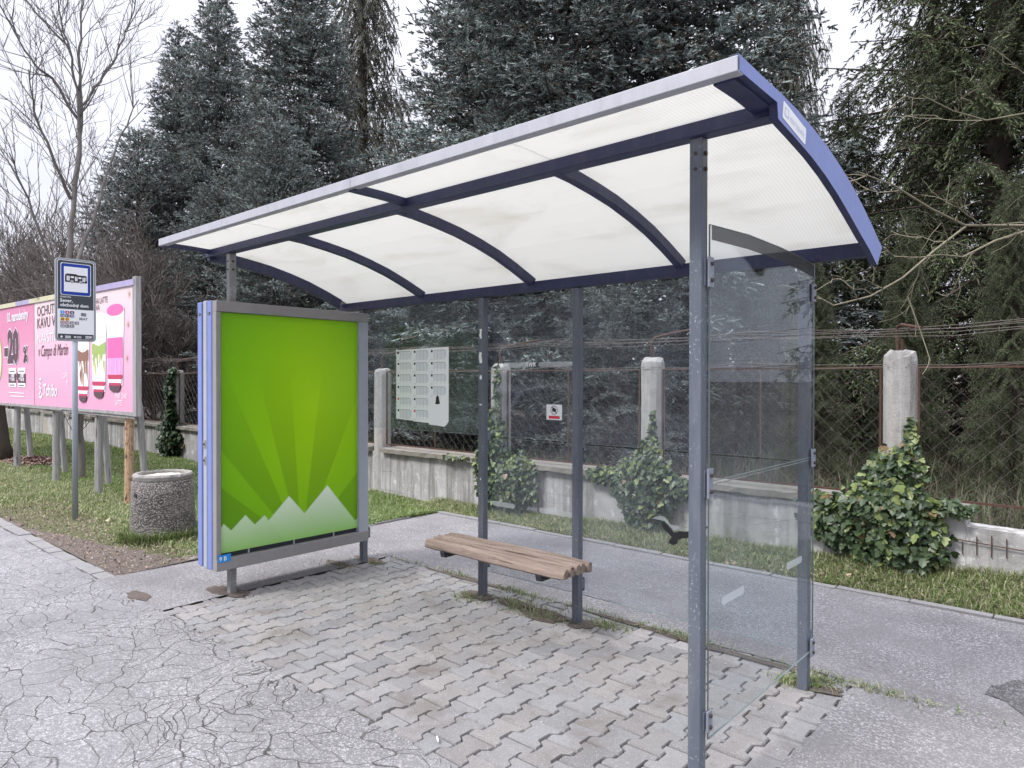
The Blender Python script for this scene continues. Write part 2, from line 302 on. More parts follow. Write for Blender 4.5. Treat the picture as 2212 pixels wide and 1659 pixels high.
def np_mesh(name, V, F, mat, col=None, parent=None, smooth=False):
    """V (n,3), F (m,3 or 4) arrays; col (n,3) per vertex"""
    me = bpy.data.meshes.new(name); k = F.shape[1]
    me.vertices.add(len(V)); me.vertices.foreach_set('co', V.astype(np.float32).ravel())
    me.loops.add(F.size); me.loops.foreach_set('vertex_index', F.astype(np.int32).ravel())
    me.polygons.add(len(F)); me.polygons.foreach_set('loop_start', np.arange(0, F.size, k, dtype=np.int32))
    me.polygons.foreach_set('use_smooth', np.full(len(F), smooth))
    me.update(calc_edges=True)
    if col is not None:
        a = me.color_attributes.new('col', 'FLOAT_COLOR', 'POINT'); c4 = np.ones((len(V), 4), np.float32); c4[:, :3] = col; a.data.foreach_set('color', c4.ravel())
    me.materials.append(M[mat]); o = bpy.data.objects.new(name, me); COL.objects.link(o)
    if parent: setp(o, parent)
    return o
nrm = lambda v: v / np.maximum(np.linalg.norm(v, axis=-1, keepdims=True), 1e-9)
def tmpl_scatter(TV, TF, P, Z, Xh, sl, sr):
    """place template (z along Z, x along Xh) at P with length sl and radius sr"""
    Z = nrm(Z); X = nrm(Xh - Z * np.sum(Xh * Z, -1, keepdims=True)); Y = np.cross(Z, X)
    V = P[:, None, :] + (TV[None, :, 2:3] * sl[:, None, None]) * Z[:, None, :] + (TV[None, :, 0:1] * sr[:, None, None]) * X[:, None, :] + (TV[None, :, 1:2] * sr[:, None, None]) * Y[:, None, :]
    F = TF[None] + (np.arange(len(P)) * len(TV))[:, None, None]
    return V.reshape(-1, 3), F.reshape(-1, TF.shape[1])
# ---------------------------------------------------------------- the ground
def sheet(name, poly, z, mat, kind='structure'):
    b = MB((mat,)); b.add([(x, y, z) for x, y in poly], [tuple(range(len(poly)))]); o = b.build(name); return tag(o, kind=kind)
sheet('ground', [(-400, -400), (400, -400), (400, 400), (-400, 400)], -.06, 'floor')
def jag(x0, x1, y, amp, step, seed):
    r = random.Random(seed); out = []; x = x0
    while x < x1: out.append((x, y + r.uniform(-amp, amp))); x += step * r.uniform(.6, 1.4)
    return out + [(x1, y)]
fr = [(-60, -.56)] + jag(-8, -.6, -.555, .012, .12, 3) + jag(-.5, 3.95, -.53, .022, .035, 4) + [(30, -.53)]
sheet('asphalt', fr + [(30, -14), (-60, -14)], 0.007, 'asphalt')
rj = random.Random(15); ed = [(3.97 + rj.uniform(-.035, -.012), 1.44 - 2.04 * i / 50) for i in range(51)]; be = [(.036 + 3.9 * i / 70, 1.44 + rj.uniform(-.010, .010)) for i in range(71)]
sheet('path', [(-1.12, -.6), (.036, -.6)] + [(.034 + rj.uniform(-.008, .008), -.5 + 1.9 * i / 40) for i in range(41)] + be + ed + [(30, -.6), (30, 3.14), (-1.15, 3.12)], 0.005, 'path')
sheet('road', [(-60, -14), (30, -14), (30, -30), (-60, -30)], -.02, 'asphalt')
sheet('paver_bed', [(-.3, -.7), (4.2, -.7), (4.2, 1.6), (-.3, 1.6)], -.014, 'joint')
# lawn and bank
def bank(x, y):
    h = -.012 + .02 * math.sin(x * 1.7) * math.sin(y * 2.1)
    if y > 3.15 and x > -1.6: h += min(1, (y - 3.15) / .4) * (.03 + .03 * max(0, min(5, x)))
    return h
def grid_sheet(name, x0, x1, y0, y1, step, mat):
    nx = int((x1 - x0) / step) + 1; ny = max(2, int((y1 - y0) / step) + 1); b = MB((mat,)); vs = []
    for j in range(ny):
        for i in range(nx):
            x = x0 + (x1 - x0) * i / (nx - 1); y = y0 + (y1 - y0) * j / (ny - 1); vs.append((x, y, bank(x, y)))
    b.add(vs, [(j * nx + i, j * nx + i + 1, (j + 1) * nx + i + 1, (j + 1) * nx + i) for j in range(ny - 1) for i in range(nx - 1)])
    return tag(b.build(name, smooth=True), kind='structure')
grid_sheet('lawn', -45, -1.12, -.44, 3.7, .25, 'lawn'); grid_sheet('lawn', -1.12, 14, 3.15, 3.7, .1, 'lawn')
sheet('forest_floor', [(-80, 3.7), (40, 3.7), (40, 90), (-80, 90)], .06, 'floor')
# edging stones of the rear path and of the left asphalt edge
def edging(pts, w, name, h=.02, ln=.5):
    b = MB(('kerbstone',)); r = random.Random(5)
    for (xa, ya), (xb, yb) in zip(pts, pts[1:]):
        d = Vector((xb - xa, yb - ya, 0)); n = int(d.length / ln); t = d.normalized(); q = Vector((-t.y, t.x, 0))
        for i in range(n):
            a = Vector((xa, ya, 0)) + t * (i * ln + .004); e = a + t * (ln - .008); z = h + r.uniform(-.006, .006); o = q * r.uniform(-.008, .008)
            P = [a + o, e + o, e + q * w + o, a + q * w + o]
            b.add([p + Vector((0, 0, -.05)) for p in P] + [p + Vector((0, 0, z)) for p in P], [(4, 5, 6, 7), (0, 1, 5, 4), (1, 2, 6, 5), (2, 3, 7, 6), (3, 0, 4, 7)])
    return tag(b.build(name, bevel=.005), kind='structure')
edging([(-1.15, 3.10), (12, 3.10)], .07, 'kerb'); edging([(-1.13, .2), (-1.13, 3.1)], .06, 'kerb')
edging([(-24, -.54), (-.75, -.54)], .115, 'kerb', .008, .21)
b = MB(('soil',)); r = random.Random(9)
def blob(b, cx, cy, rx, ry, z, m=0, n=22):
    b.add([(cx + rx * math.cos(2 * math.pi * i / n) * r.uniform(.7, 1.15), cy + ry * math.sin(2 * math.pi * i / n) * r.uniform(.7, 1.15), z) for i in range(n)], [tuple(range(n))], m)
blob(b, -.42, -.50, .17, .07, .010); blob(b, -.1, -.02, .16, .1, .007, 0)
for x, y, rx, ry in ((1.42, 1.17, .16, .09), (1.75, 1.22, .2, .07), (2.05, 1.16, .22, .10), (2.35, 1.2, .12, .09), (.02, 1.25, .22, .08), (-.1, 1.0, .16, .06), (3.8, 1.25, .14, .08), (3.3, 1.38, .5, .035), (2.7, 1.42, .5, .03), (1.0, 1.42, .5, .03), (.05, .02, .13, .08)): blob(b, x, y, rx, ry, .0065)
tag(b.build('soil'), kind='structure')
b = MB(('soil',)); n = 60
pts = [(-4.9 + 3.8 * i / n, -.42 + .0) for i in range(n + 1)] + [(-1.1, .4), (-1.2, .32)] + [(-1.3 - 3.6 * i / n, max(-.38, .10 - .75 * i / n) + r.uniform(-.05, .05)) for i in range(n)]
b.add([(x, y, .022 if y > -.41 else .004) for x, y in pts], [tuple(range(len(pts)))]); tag(b.build('soil'), kind='structure')
b = MB(('wet',)); blob(b, 4.86, 1.80, .36, .42, .009, 0, 40); tag(b.build('wet_patch'), kind='structure')
# concrete pavers
PX, PY = .145, .205
def pavers():
    V = []; F = []; C = []; r = random.Random(11)
    prof = [(0, -.0165), (.20, -.0165), (.30, .0165), (.70, .0165), (.80, -.0165), (1, -.0165)]   # left side of a stone: wide ends, waist in the middle
    c0 = -1
    for i in range(0, 28):
        xl = -.095 + .04 + PX * i - .0
        xl = 2.795 - PX * (20 - i); off = .74 if (i % 2 == 0) else .84
        if xl < -.09 or xl > 3.9: continue
        j0 = int(math.floor((-.75 - off) / PY))
        for j in range(j0, j0 + 14):
            y0 = off + PY * j; y1 = y0 + PY
            if y1 > 1.62 or y0 < -.82: continue
            g = r.uniform(.0036, .0058); L_ = [(xl + a + g, y0 + t * PY + (g * 1.25 if t == 0 else (-g * 1.25 if t == 1 else 0))) for t, a in prof]
            R_ = [(xl + PX - a - g, y0 + t * PY + (g if t == 0 else (-g if t == 1 else 0))) for t, a in prof][::-1]
            P = L_ + R_; n = len(P); cx = xl + PX / 2; cy = (y0 + y1) / 2
            z = r.uniform(-.003, .003); tx, ty = r.uniform(-.012, .012), r.uniform(-.012, .012)
            if y0 < -.2: z -= .001
            o = len(V); ang = r.uniform(-.018, .018); ca, sa = math.cos(ang), math.sin(ang)
            def tr(x, y, sh): 
                dx, dy = (x - cx) * sh, (y - cy) * sh; return cx + dx * ca - dy * sa, cy + dx * sa + dy * ca
            for ring, (sh, dz) in enumerate(((1, -.05), (1, -.008), (.95, 0.0))):
                for x, y in P:
                    X, Y = tr(x + r.uniform(-.0012, .0012), y + r.uniform(-.0012, .0012), sh); V.append((X, Y, z + dz + (tx * (x - cx) + ty * (y - cy))))
            for q in range(2):
                for k in range(n): F.append((o + q * n + (k + 1) % n, o + q * n + k, o + (q + 1) * n + k, o + (q + 1) * n + (k + 1) % n))
            F.append(tuple(o + 2 * n + k for k in range(n))[::-1])
            t = r.uniform(.9, 1.08) * (.86 if r.random() < .12 else 1); w = r.uniform(-.03, .03); C += [(t * (1 + w), t, t * (1 - w))] * (3 * n)
    me = bpy.data.meshes.new('paving'); me.from_pydata(V, [], F); me.materials.append(M['paver'])
    a = me.color_attributes.new('col', 'FLOAT_COLOR', 'POINT'); a.data.foreach_set('color', [q for c in C for q in (*c, 1)])
    o = bpy.data.objects.new('paving', me); COL.objects.link(o); tag(o, kind='structure')
pavers()
# ---------------------------------------------------------------- grass, weeds, grit
def blades(name, P, h, col, w=.004, lean=.6, label=None, cat='grass'):
    n = len(P); a = rng.uniform(0, 2 * np.pi, n); d = np.stack([np.cos(a), np.sin(a), np.zeros(n)], 1); s = np.stack([-np.sin(a), np.cos(a), np.zeros(n)], 1)
    ln = rng.uniform(.1, lean, n)[:, None]; H = h[:, None]; up = np.array([0, 0, 1.]); W_ = (w * rng.uniform(.6, 1.3, n))[:, None]
    b0 = P - s * W_; b1 = P + s * W_; m0 = P + up * H * .55 + d * H * ln * .4 - s * W_ * .8; m1 = m0 + s * W_ * 1.6; t = P + up * H * (1 - ln * .3) + d * H * ln * 1.3
    V = np.stack([b0, b1, m1, m0, t], 1).reshape(-1, 3); k = (np.arange(n) * 5)[:, None]
    F = np.concatenate([k + [0, 1, 2], k + [0, 2, 3], k + [3, 2, 4]]); C = np.repeat(col, 5, 0)
    o = np_mesh(name, V, F, 'grass', C); return tag(o, label, cat, kind='stuff')
def gcol(n, dry=.35):
    g = np.array([.12, .19, .05]); g2 = np.array([.22, .29, .10]); s = np.array([.42, .41, .26]); t = rng.random((n, 1)); c = g * (1 - t) + g2 * t
    m = (rng.random(n) < dry)[:, None]; return np.where(m, s * rng.uniform(.6, 1.15, (n, 1)), c * rng.uniform(.7, 1.2, (n, 1)))
bankv = np.vectorize(bank)
def patchn(x, y): return np.sin(x * 2.3 + 1.7 * np.sin(y * 1.9)) * np.sin(y * 3.1 + 1.3 * np.sin(x * 1.4))
n = 150000; x = -1.15 - 13 * rng.random(n) ** 1.5; y = rng.uniform(-.25, 3.55, n); keep = (y > .05 + .12 * np.sin(x * 3) + rng.random(n) * .25) | (rng.random(n) < .06) | (x < -5.2)
keep &= (rng.random(n) < .8 + .2 * patchn(x, y)); x, y = x[keep], y[keep]; n = len(x); near = np.clip((y - .0) / 1.2, 0, 1)
h = rng.uniform(.025, .07, n) * (1 + .35 * patchn(x * 1.3, y)); P = np.stack([x, y, bankv(x, y)], 1)
dry = np.where(y < 1.1, .48, .16); c = gcol(n, 0); m = rng.random(n) < dry; c[m] = np.array([.42, .41, .26]) * rng.uniform(.6, 1.15, (m.sum(), 1))
blades('grass', P, h, c, .0042, 1.1, 'green and straw coloured lawn grass under the pink billboard and round the concrete bin')
n = 26000; x = -1.3 - 20 * rng.random(n); y = rng.uniform(-.35, 3.5, n); x = x - 10; blades('grass', np.stack([x, y, bankv(x, y)], 1), rng.uniform(.04, .09, n), gcol(n, .2), .008, 1.0, 'distant lawn grass at the far left end of the verge')
n = 42000; x = rng.uniform(-1.7, 7.5, n); y = 3.18 + .42 * rng.random(n); P = np.stack([x, y, bankv(x, y)], 1)
blades('grass', P, rng.uniform(.03, .10, n) * (.7 + .6 * (y - 3.18) / .4), gcol(n, .52), .0036, 1.1, 'rough grass strip between the path kerb and the stained wall')
n = 1500; a = rng.uniform(0, 6.28, n); rr = .30 + .09 * rng.random(n); x = -2.3 + rr * np.cos(a); y = .43 + rr * np.sin(a)
blades('grass', np.stack([x, y, np.zeros(n)], 1), rng.uniform(.08, .17, n), gcol(n, .15) * .8, .0045, .9, 'longer grass tufts at the foot of the concrete litter bin')
pl = []
for cx, cy, sx, sy, k in ((1.40, 1.10, .09, .05, 130), (1.62, 1.42, .16, .03, 210), (2.0, 1.17, .16, .07, 330), (1.72, 1.24, .12, .05, 120), (2.5, 1.27, .07, .05, 200), (2.95, 1.43, .22, .025, 220), (3.78, 1.30, .06, .05, 260), (3.68, 1.22, .04, .04, 150), (4.0, 1.40, .2, .03, 260), (.3, 1.44, .2, .02, 60), (-.05, .95, .12, .06, 60), (.12, 1.22, .1, .04, 80), (.95, 1.45, .15, .02, 90), (2.3, 1.44, .2, .02, 90)):
    pl.append(np.stack([rng.normal(cx, sx, k), rng.normal(cy, sy, k), np.zeros(k)], 1))
P = np.concatenate(pl); n = len(P); c = gcol(n, .45) * .9
blades('weeds', P, rng.uniform(.012, .05, n), c, .003, 1.6, 'small weeds and moss in the joints along the back edge of the pavers', 'weeds')
n = 30000; x = rng.uniform(-14, 9, n); y = 3.9 + 7 * rng.random(n) ** 1.4; c = np.where((rng.random(n) < .55)[:, None], np.array([.12, .10, .08]), np.array([.07, .10, .04])) * rng.uniform(.6, 1.3, (n, 1))
blades('undergrowth', np.stack([x, y, np.full(n, .06)], 1), rng.uniform(.15, .62, n), c, .006, 1.0, 'dark tangled undergrowth on the ground behind the chain link fence', 'undergrowth')
# grit
T = np.array([[1, 0, 0], [-.5, .87, 0], [-.5, -.87, 0], [0, 0, .8]]); TF = np.array([[0, 1, 3], [1, 2, 3], [2, 0, 3]])
n = 5200; x = rng.uniform(-1, 5.2, n); y = rng.uniform(-2.3, 1.6, n); P = np.stack([x, y, np.full(n, .004)], 1)
V, F = tmpl_scatter(T, TF, P, np.tile([0, 0, 1.], (n, 1)), rng.normal(size=(n, 3)), rng.uniform(.0015, .004, n), rng.uniform(.0012, .0032, n) * (1 + 1.1 * (rng.random(n) < .03)))
tag(np_mesh('grit', V, F, 'print', np.repeat(np.array([[.62, .6, .6]]) * rng.uniform(.5, 1.1, (n, 1)), 4, 0)), 'loose white grit scattered over the pavers and asphalt', 'grit', kind='stuff')
n = 2600; x = rng.uniform(-5.5, -1.1, n); y = rng.uniform(-.42, .3, n); P = np.stack([x, y, np.full(n, .024)], 1)
V, F = tmpl_scatter(T, TF, P, rng.normal(size=(n, 3)) * [.4, .4, 1], rng.normal(size=(n, 3)), rng.uniform(.003, .008, n), rng.uniform(.004, .014, n))
tag(np_mesh('leaf_litter', V, F, 'print', np.repeat(np.array([[.30, .23, .18]]) * rng.uniform(.3, 1.4, (n, 1)), 4, 0)), 'dry brown leaf scraps on the bare soil beside the asphalt edge', 'leaf litter', kind='stuff')
n = 420; x = np.concatenate([rng.uniform(-9, -1.3, 200), rng.uniform(-1.5, 5.5, 220)]); y = np.concatenate([rng.uniform(.1, 3.4, 200), rng.uniform(3.17, 3.5, 220)]); P = np.stack([x, y, bankv(x, y) + .035], 1)
V, F = tmpl_scatter(T, TF, P, rng.normal(size=(n, 3)) * [.4, .4, 1], rng.normal(size=(n, 3)), rng.uniform(.004, .01, n), rng.uniform(.012, .03, n))
tag(np_mesh('fallen_leaves', V, F, 'print', np.repeat(np.array([[.30, .22, .15]]) * rng.uniform(.4, 1.4, (n, 1)), 4, 0)), 'scattered dead leaves lying in the grass of the verge', 'fallen leaves', kind='stuff')
n = 900; x = rng.normal(-10.6, .5, n); y = rng.normal(1.35, .22, n); P = np.stack([x, y, .02 + .10 * np.exp(-((x + 10.6) ** 2 + (y - 1.35) ** 2 * 4) * 2) * rng.random(n)], 1)
V, F = tmpl_scatter(T, TF, P, rng.normal(size=(n, 3)) * [.5, .5, 1], rng.normal(size=(n, 3)), rng.uniform(.01, .02, n), rng.uniform(.02, .05, n))
tag(np_mesh('leaf_pile', V, F, 'print', np.repeat(np.array([[.20, .12, .10]]) * rng.uniform(.4, 1.4, (n, 1)), 4, 0)), 'reddish brown heap of dead leaves on the lawn under the left half of the billboard', 'leaf pile', kind='stuff')
b = MB(('white',)); b.tube([(2.72, -.415, .013), (2.755, -.44, .013)], .004, 8); tag(b.build('cigarette_butt'), 'white cigarette butt lying near the broken front edge of the pavers', 'cigarette butt')
# ---------------------------------------------------------------- bus shelter
A, B_, CX, D = 1.45, 2.31, 3.76, 1.20
sh = empty('bus_shelter', (1.88, .6, 0), 'grey-blue steel bus shelter with curved white translucent roof over zigzag pavers', 'bus shelter')
hp = .026
def post(x, y, z1):
    b = MB(('post' if (x, y) != (0, 0) else 'post_bare',)); b.box(x - hp, y - hp, -.02, x + hp, y + hp, z1); o = b.build('post', sh, .004)
    if z1 > 2.4:
        for z in (z1 - .06, z1 - .12):
            b = MB(('bolt',)); b.tube([(x + hp, y, z), (x + hp + .008, y, z)], .009, 8); b.build('bolt', o)
            b = MB(('bolt',)); b.tube([(x, y - hp, z), (x, y - hp - .006, z)], .006, 8); b.build('bolt', o)
    return o
for x, y, z in ((0, 0, 2.535), (CX, 0, 2.535), (0, D, 2.2), (A, D, 2.2), (B_, D, 2.2), (CX, D, 2.12)): post(x, y, z)
# torn sticker remains on two back posts
r = random.Random(2)
def scrap(b, x, y, z0, z1, w):
    n = 7; L_ = [(x + r.uniform(-w, -w * .4), z0 + (z1 - z0) * i / n) for i in range(n + 1)]; R_ = [(x + r.uniform(w * .4, w), z0 + (z1 - z0) * i / n) for i in range(n + 1)][::-1]
    b.face(L_[::1] + R_, lambda u, v, d: (u, d, v), y)
for z_a, z_b, w_s in ((1.90, 1.97, .014), (1.72, 1.80, .018), (1.60, 1.63, .015), (1.41, 1.42, .016), (.86, .875, .006)):
    b = MB(('white',)); scrap(b, A, D - hp - .001, z_a, z_b, w_s); b.build('sticker_scrap', sh)
XL, XR = -.31, 4.09
b = MB(('navy',)); b.box(XL - .03, -.037, 2.537, XR - .03, .03, 2.603); b.box(XL - .03, -.047, 2.537, XR - .03, -.037, 2.545); b.build('front_beam', sh, .003)
b = MB(('navy',)); b.box(XL, D - .03, 2.205, XR - .02, D + .03, 2.274); b.build('rear_beam', sh, .003)
prof = [(-.38, 2.612), (-.2, 2.612), (-.03, 2.606), (.14, 2.594), (.30, 2.574), (.48, 2.545), (.665, 2.502), (.84, 2.452), (1.015, 2.388), (1.17, 2.324), (1.31, 2.262)]
def offp(p, d):                                  # offset profile by d along its downward normal
    out = []
    for i, (y, z) in enumerate(p):
        a, c = p[max(i - 1, 0)], p[min(i + 1, len(p) - 1)]; ty, tz = c[0] - a[0], c[1] - a[1]; l_ = math.hypot(ty, tz); out.append((y + tz / l_ * d, z - ty / l_ * d))
    return out
yz = lambda u, v, d: (d, u, v)
def arc_strip(b, p, d0, d1, x0, x1, m=0):
    P = offp(p, d0); Q = offp(p, d1); n = len(p)
    vs = [(x0, *q) for q in P] + [(x0, *q) for q in Q] + [(x1, *q) for q in P] + [(x1, *q) for q in Q]; fs = []
    for i in range(n - 1):
        fs += [(i, i + 1, n + i + 1, n + i), (2 * n + i, 3 * n + i, 3 * n + i + 1, 2 * n + i + 1), (i, 2 * n + i, 2 * n + i + 1, i + 1), (n + i, n + i + 1, 3 * n + i + 1, 3 * n + i)]
    fs += [(0, n, 3 * n, 2 * n), (n - 1, 3 * n - 1, 4 * n - 1, 2 * n - 1)]; b.add(vs, fs, m)
main = [q for q in prof if q[0] > -.05]; front = [q for q in prof if q[0] < 0]
ribs = [.79, 1.93, 3.06]
edges = [XL + .02] + ribs + [XR - .035]
for x0, x1 in zip(edges, edges[1:]):
    b = MB(('roof',)); arc_strip(b, [q for q in prof], .006, .014, x0 + .003, x1 - .003); b.build('roof_panel', sh)
for x in ribs:
    b = MB(('navy',)); arc_strip(b, [(y, z) for y, z in main if y < 1.2] + [(1.205, 2.308)], .016, .068, x - .024, x + .024)
    if abs(x - 1.93) < .01: arc_strip(b, front, .016, .05, x + .08, x + .128)
    b.build('roof_rib', sh)
b = MB(('navy',)); arc_strip(b, [(y, z) for y, z in main if y < 1.25], .016, .095, XL, XL + .04); arc_strip(b, front, .014, .045, XL + .01, XL + .05); b.build('roof_rib', sh)
# right end plate: pale blue outside, navy inner flange
out = [(-.395, 2.630)] + [(y, z + .008) for y, z in prof[1:]] + [(1.325, 2.262)]
inn = [(1.235, 2.165), (1.10, 2.222), (.95, 2.272), (.78, 2.332), (.62, 2.385), (.45, 2.432), (.28, 2.468), (.10, 2.495), (-.06, 2.517), (-.07, 2.572), (-.395, 2.578)]
b = MB(('blue', 'navy')); P = out + inn; n = len(P); X0, X1 = XR - .03, XR
b.add([(X1, *q) for q in P], [tuple(range(n))], 0); b.add([(X0, *q) for q in P], [tuple(range(n))[::-1]], 1)
b.add([(X0, *q) for q in P] + [(X1, *q) for q in P], [(i, (i + 1) % n, n + (i + 1) % n, n + i) for i in range(n)], 1)
arc_strip(b, [(-.36, 2.60), (-.2, 2.604), (-.03, 2.598)], .02, .035, X0 - .07, X0 + .002, 1)
ep = b.build('end_plate', sh)
b = MB(('white', 'ink', 'ink_dark')); ang = math.atan2(-.032, .2)
def stk(u, v, d):                                 # sticker plane on the end plate, turned with the curve
    c, s_ = math.cos(-.17), math.sin(-.17); return (d, .015 + u * c - v * s_, 2.548 + u * s_ + v * c)
b.poly(rrect(-.035, -.022, .20, .042, .008), stk, XR + .0005, XR + .0015, 0)
b.poly(rrect(-.02, -.006, .022, .028, .006), stk, XR + .0016, XR + .002, 1); b.poly(rrect(-.013, .0, .014, .022, .004), stk, XR + .0021, XR + .0024, 0)
b.text('euroawk', .032, -.004, .043, stk, XR + .002, 1); b.build('sticker', ep)
b = MB(('fascia',)); 
for x0, x1 in ((XL + .01, 2.05), (2.053, XR)): b.box(x0, -.402, 2.572, x1, -.385, 2.622); b.box(x0, -.385, 2.572, x1, -.355, 2.577)
b.build('front_fascia', sh, .003)
b = MB(('fascia',)); b.box(XL + .02, 1.30, 2.245, XR - .03, 1.316, 2.285); b.build('rear_gutter', sh, .003)
# glass panes at the back
def pane(x0, x1, z0, z1, y=1.242):
    b = MB(('glass_haze', 'edge')); b.box(x0, y - .003, z0, x1, y + .003, z1); t = .0022
    b.box(x0, y - .0032, z0 - t, x1, y + .0032, z0, 1); b.box(x0, y - .0032, z1, x1, y + .0032, z1 + t, 1); return b.build('glass_pane', sh)
xz = lambda u, v, d: (u, d, v)
p1 = pane(.045, A - .01, 1.185, 2.19); p2 = pane(A + .01, B_ - .01, 1.185, 2.19); p3 = pane(B_ + .01, CX - .01, 1.18, 2.19)
q2 = pane(A + .01, B_ - .01, .18, 1.168); q3 = pane(B_ + .01, CX - .01, .18, 1.165)
Y0 = 1.2385
b = MB(('frost',)); b.face(rrect(A + .16, 1.685, A + .395, 1.722, .018), xz, Y0); b.build('frosted_band', p2); b = MB(('frost',)); b.face(rrect(1.945, 1.688, 2.255, 1.722, .017), xz, Y0); b.build('frosted_band', p2); b = MB(('frost',)); b.mats = ('paper',); b.text('euro', 1.735, 1.692, .036, xz, Y0, 0, 'LEFT'); b.text('AWK', 1.822, 1.692, .042, xz, Y0, 0, 'LEFT', .25, bold=.001); b.build('lettering', p2)
b = MB(('frost',)); b.face(rrect(A + .06, .672, A + .28, .708, .018), xz, Y0); b.build('frosted_band', q2); b = MB(('frost',)); b.face(rrect(1.955, .675, 2.26, .712, .018), xz, Y0); b.build('frosted_band', q2); b = MB(('frost',)); b.text('AWK', 1.84, .676, .042, xz, Y0, 0, 'LEFT', .25, bold=.001); b.build('lettering', q2)
b = MB(('white', 'red', 'ink_dark'))
b.face([(2.018, 1.325), (2.152, 1.325), (2.152, 1.43), (2.018, 1.43)], xz, Y0); b.face([(2.038, 1.333), (2.132, 1.333), (2.132, 1.353), (2.038, 1.353)], xz, Y0 - .0008, 1)
ring = [(2.085 + .030 * math.cos(a), 1.392 + .030 * math.sin(a)) for a in [i * math.pi / 10 for i in range(21)]]
for i in range(20):
    a, c = ring[i], ring[i + 1]; s_ = lambda p: (2.085 + (p[0] - 2.085) * .87, 1.392 + (p[1] - 1.392) * .87); b.face([a, c, s_(c), s_(a)], xz, Y0 - .0008, 2)
b.face(rrect(2.068, 1.381, 2.102, 1.402, .004), xz, Y0 - .0008, 2); b.face([(2.062, 1.413), (2.066, 1.417), (2.108, 1.371), (2.104, 1.367)], xz, Y0 - .0012, 2); b.face([(2.074, 1.402), (2.09, 1.402), (2.088, 1.41), (2.077, 1.41)], xz, Y0 - .001, 2)
b.build('no_photography_sticker', p2)
# bird decal on the lower right pane
b = MB(('ink_dark', 'frost'))
bird = [(2.905, .742), (2.935, .735), (2.975, .70), (2.995, .69), (3.03, .705), (3.06, .705), (3.10, .715), (3.13, .742), (3.22, .76), (3.19, .735), (3.15, .70), (3.10, .675), (3.05, .665), (3.02, .65), (3.01, .625), (2.985, .612), (2.955, .625), (2.965, .645), (2.975, .66), (2.955, .68), (2.925, .70)]
b.face(bird[::-1], xz, Y0); b.face([(2.84, .755), (2.93, .75), (2.99, .70), (3.03, .72), (3.02, .735), (2.97, .735), (2.93, .775), (2.90, .78)], xz, Y0 - .0006, 1); b.build('bird_decal', q3)
# side panes
yzf = lambda u, v, d: (d, u, v)
XS = 3.792
def side(poly):
    b = MB(('glass', 'edge')); b.poly(poly, yzf, XS - .003, XS + .003); n = len(poly); c = Vector((sum(p[0] for p in poly) / n, sum(p[1] for p in poly) / n))
    for i in range(n):
        a, e = Vector(poly[i]), Vector(poly[(i + 1) % n]); t = (e - a).normalized(); o = Vector((-t.y, t.x)) * .0022
        if (c - a).dot(o) > 0: o = -o
        b.poly([tuple(a), tuple(e), tuple(e + o), tuple(a + o)], yzf, XS - .0033, XS + .0033, 1)
    return b.build('glass_pane', sh)
s1 = side([(.03, 1.205), (1.235, 1.205), (1.235, 2.195), (1.0, 2.212), (.75, 2.22), (.4, 2.222), (.03, 2.205)]); s2 = side([(.03, .2), (1.235, .2), (1.235, 1.19), (.03, 1.19)])
for u0, u1, v0, v1 in ((.14, .36, .695, .73), (.85, 1.06, .69, .725)): b = MB(('frost',)); b.face(rrect(u0, v0, u1, v1, .017), yzf, XS + .0045); b.build('frosted_band', s2)
b = MB(('frost',)); 
for k in range(3): 
    for a, c in zip([(1.13 + .018 * math.cos(t), 2.07 + .03 * k * .6 + .012 * math.sin(t)) for t in (0, .8, 1.6, 2.4, 3.1)], [(1.13 + .018 * math.cos(t), 2.07 + .03 * k * .6 + .012 * math.sin(t)) for t in (.8, 1.6, 2.4, 3.1, 3.9)]): b.face([a, c, (c[0], c[1] + .004), (a[0], a[1] + .004)], yzf, XS + .0045)
b.build('frosted_mark', s1)
M['roof_reflection'] = frosted('painted_roof_reflection', (.10, .10, .11, 1), .62)
b = MB(('roof_reflection',)); tp = [(.04, 2.203), (.4, 2.22), (.75, 2.218), (1.0, 2.210), (1.225, 2.193)]; b.poly(tp + [(1.225, 2.13), (1.0, 2.148), (.75, 2.158), (.4, 2.16), (.04, 2.148)], yzf, XS + .0036, XS + .0042); b.build('reflection_band', s1)  # dark translucent strip painted in for the roof's reflection in the pane
# clamps
def clamp(x, y, z, ax, sx=1, h=.052):
    b = MB(('clamp', 'bolt'))
    if ax == 'x': b.box(x + hp * sx - (.006 if sx < 0 else 0), y - .02, z - h, x + hp * sx + (.012 if sx > 0 else 0), y + .022, z + h)
    elif ax == 's':
        b.box(XS + .004, y - .004, z - h, XS + .012, y + .038, z + h)
        for dz in (-h * .55, h * .55): b.tube([(XS + .012, y + .016, z + dz), (XS + .02, y + .016, z + dz)], .008, 8, 1)
        b.box(x + hp, y - .01, z - h * .9, XS - .004, y + .02, z + h * .9)
    elif ax == 'r':
        b.box(XS + .004, y - .02, z - h, XS + .012, y + .03, z + h); b.box(x + hp, y + .01, z - h, XS - .004, y + .03, z + h)
        for dz in (-h * .55, h * .55): b.tube([(XS + .012, y + .006, z + dz), (XS + .02, y + .006, z + dz)], .008, 8, 1)
    else: b.box(x - .022, y + .048, z - h, x + .022, y + .056, z + h); b.box(x - .018, y + hp, z - h * .6, x + .018, y + .048, z + h * .6)
    b.build('clamp', sh, .0015)
for z in (2.02, 1.2): clamp(CX, .008, z, 's', h=.058)
clamp(CX, .008, .275, 's', h=.04)
for z in (2.05, 1.2, .22): clamp(CX, 1.205, z, 'r', h=.045)
for x in (0, A, B_, CX):
    for z in (2.05, 1.178, .25): clamp(x, D, z, 'y', h=.045)
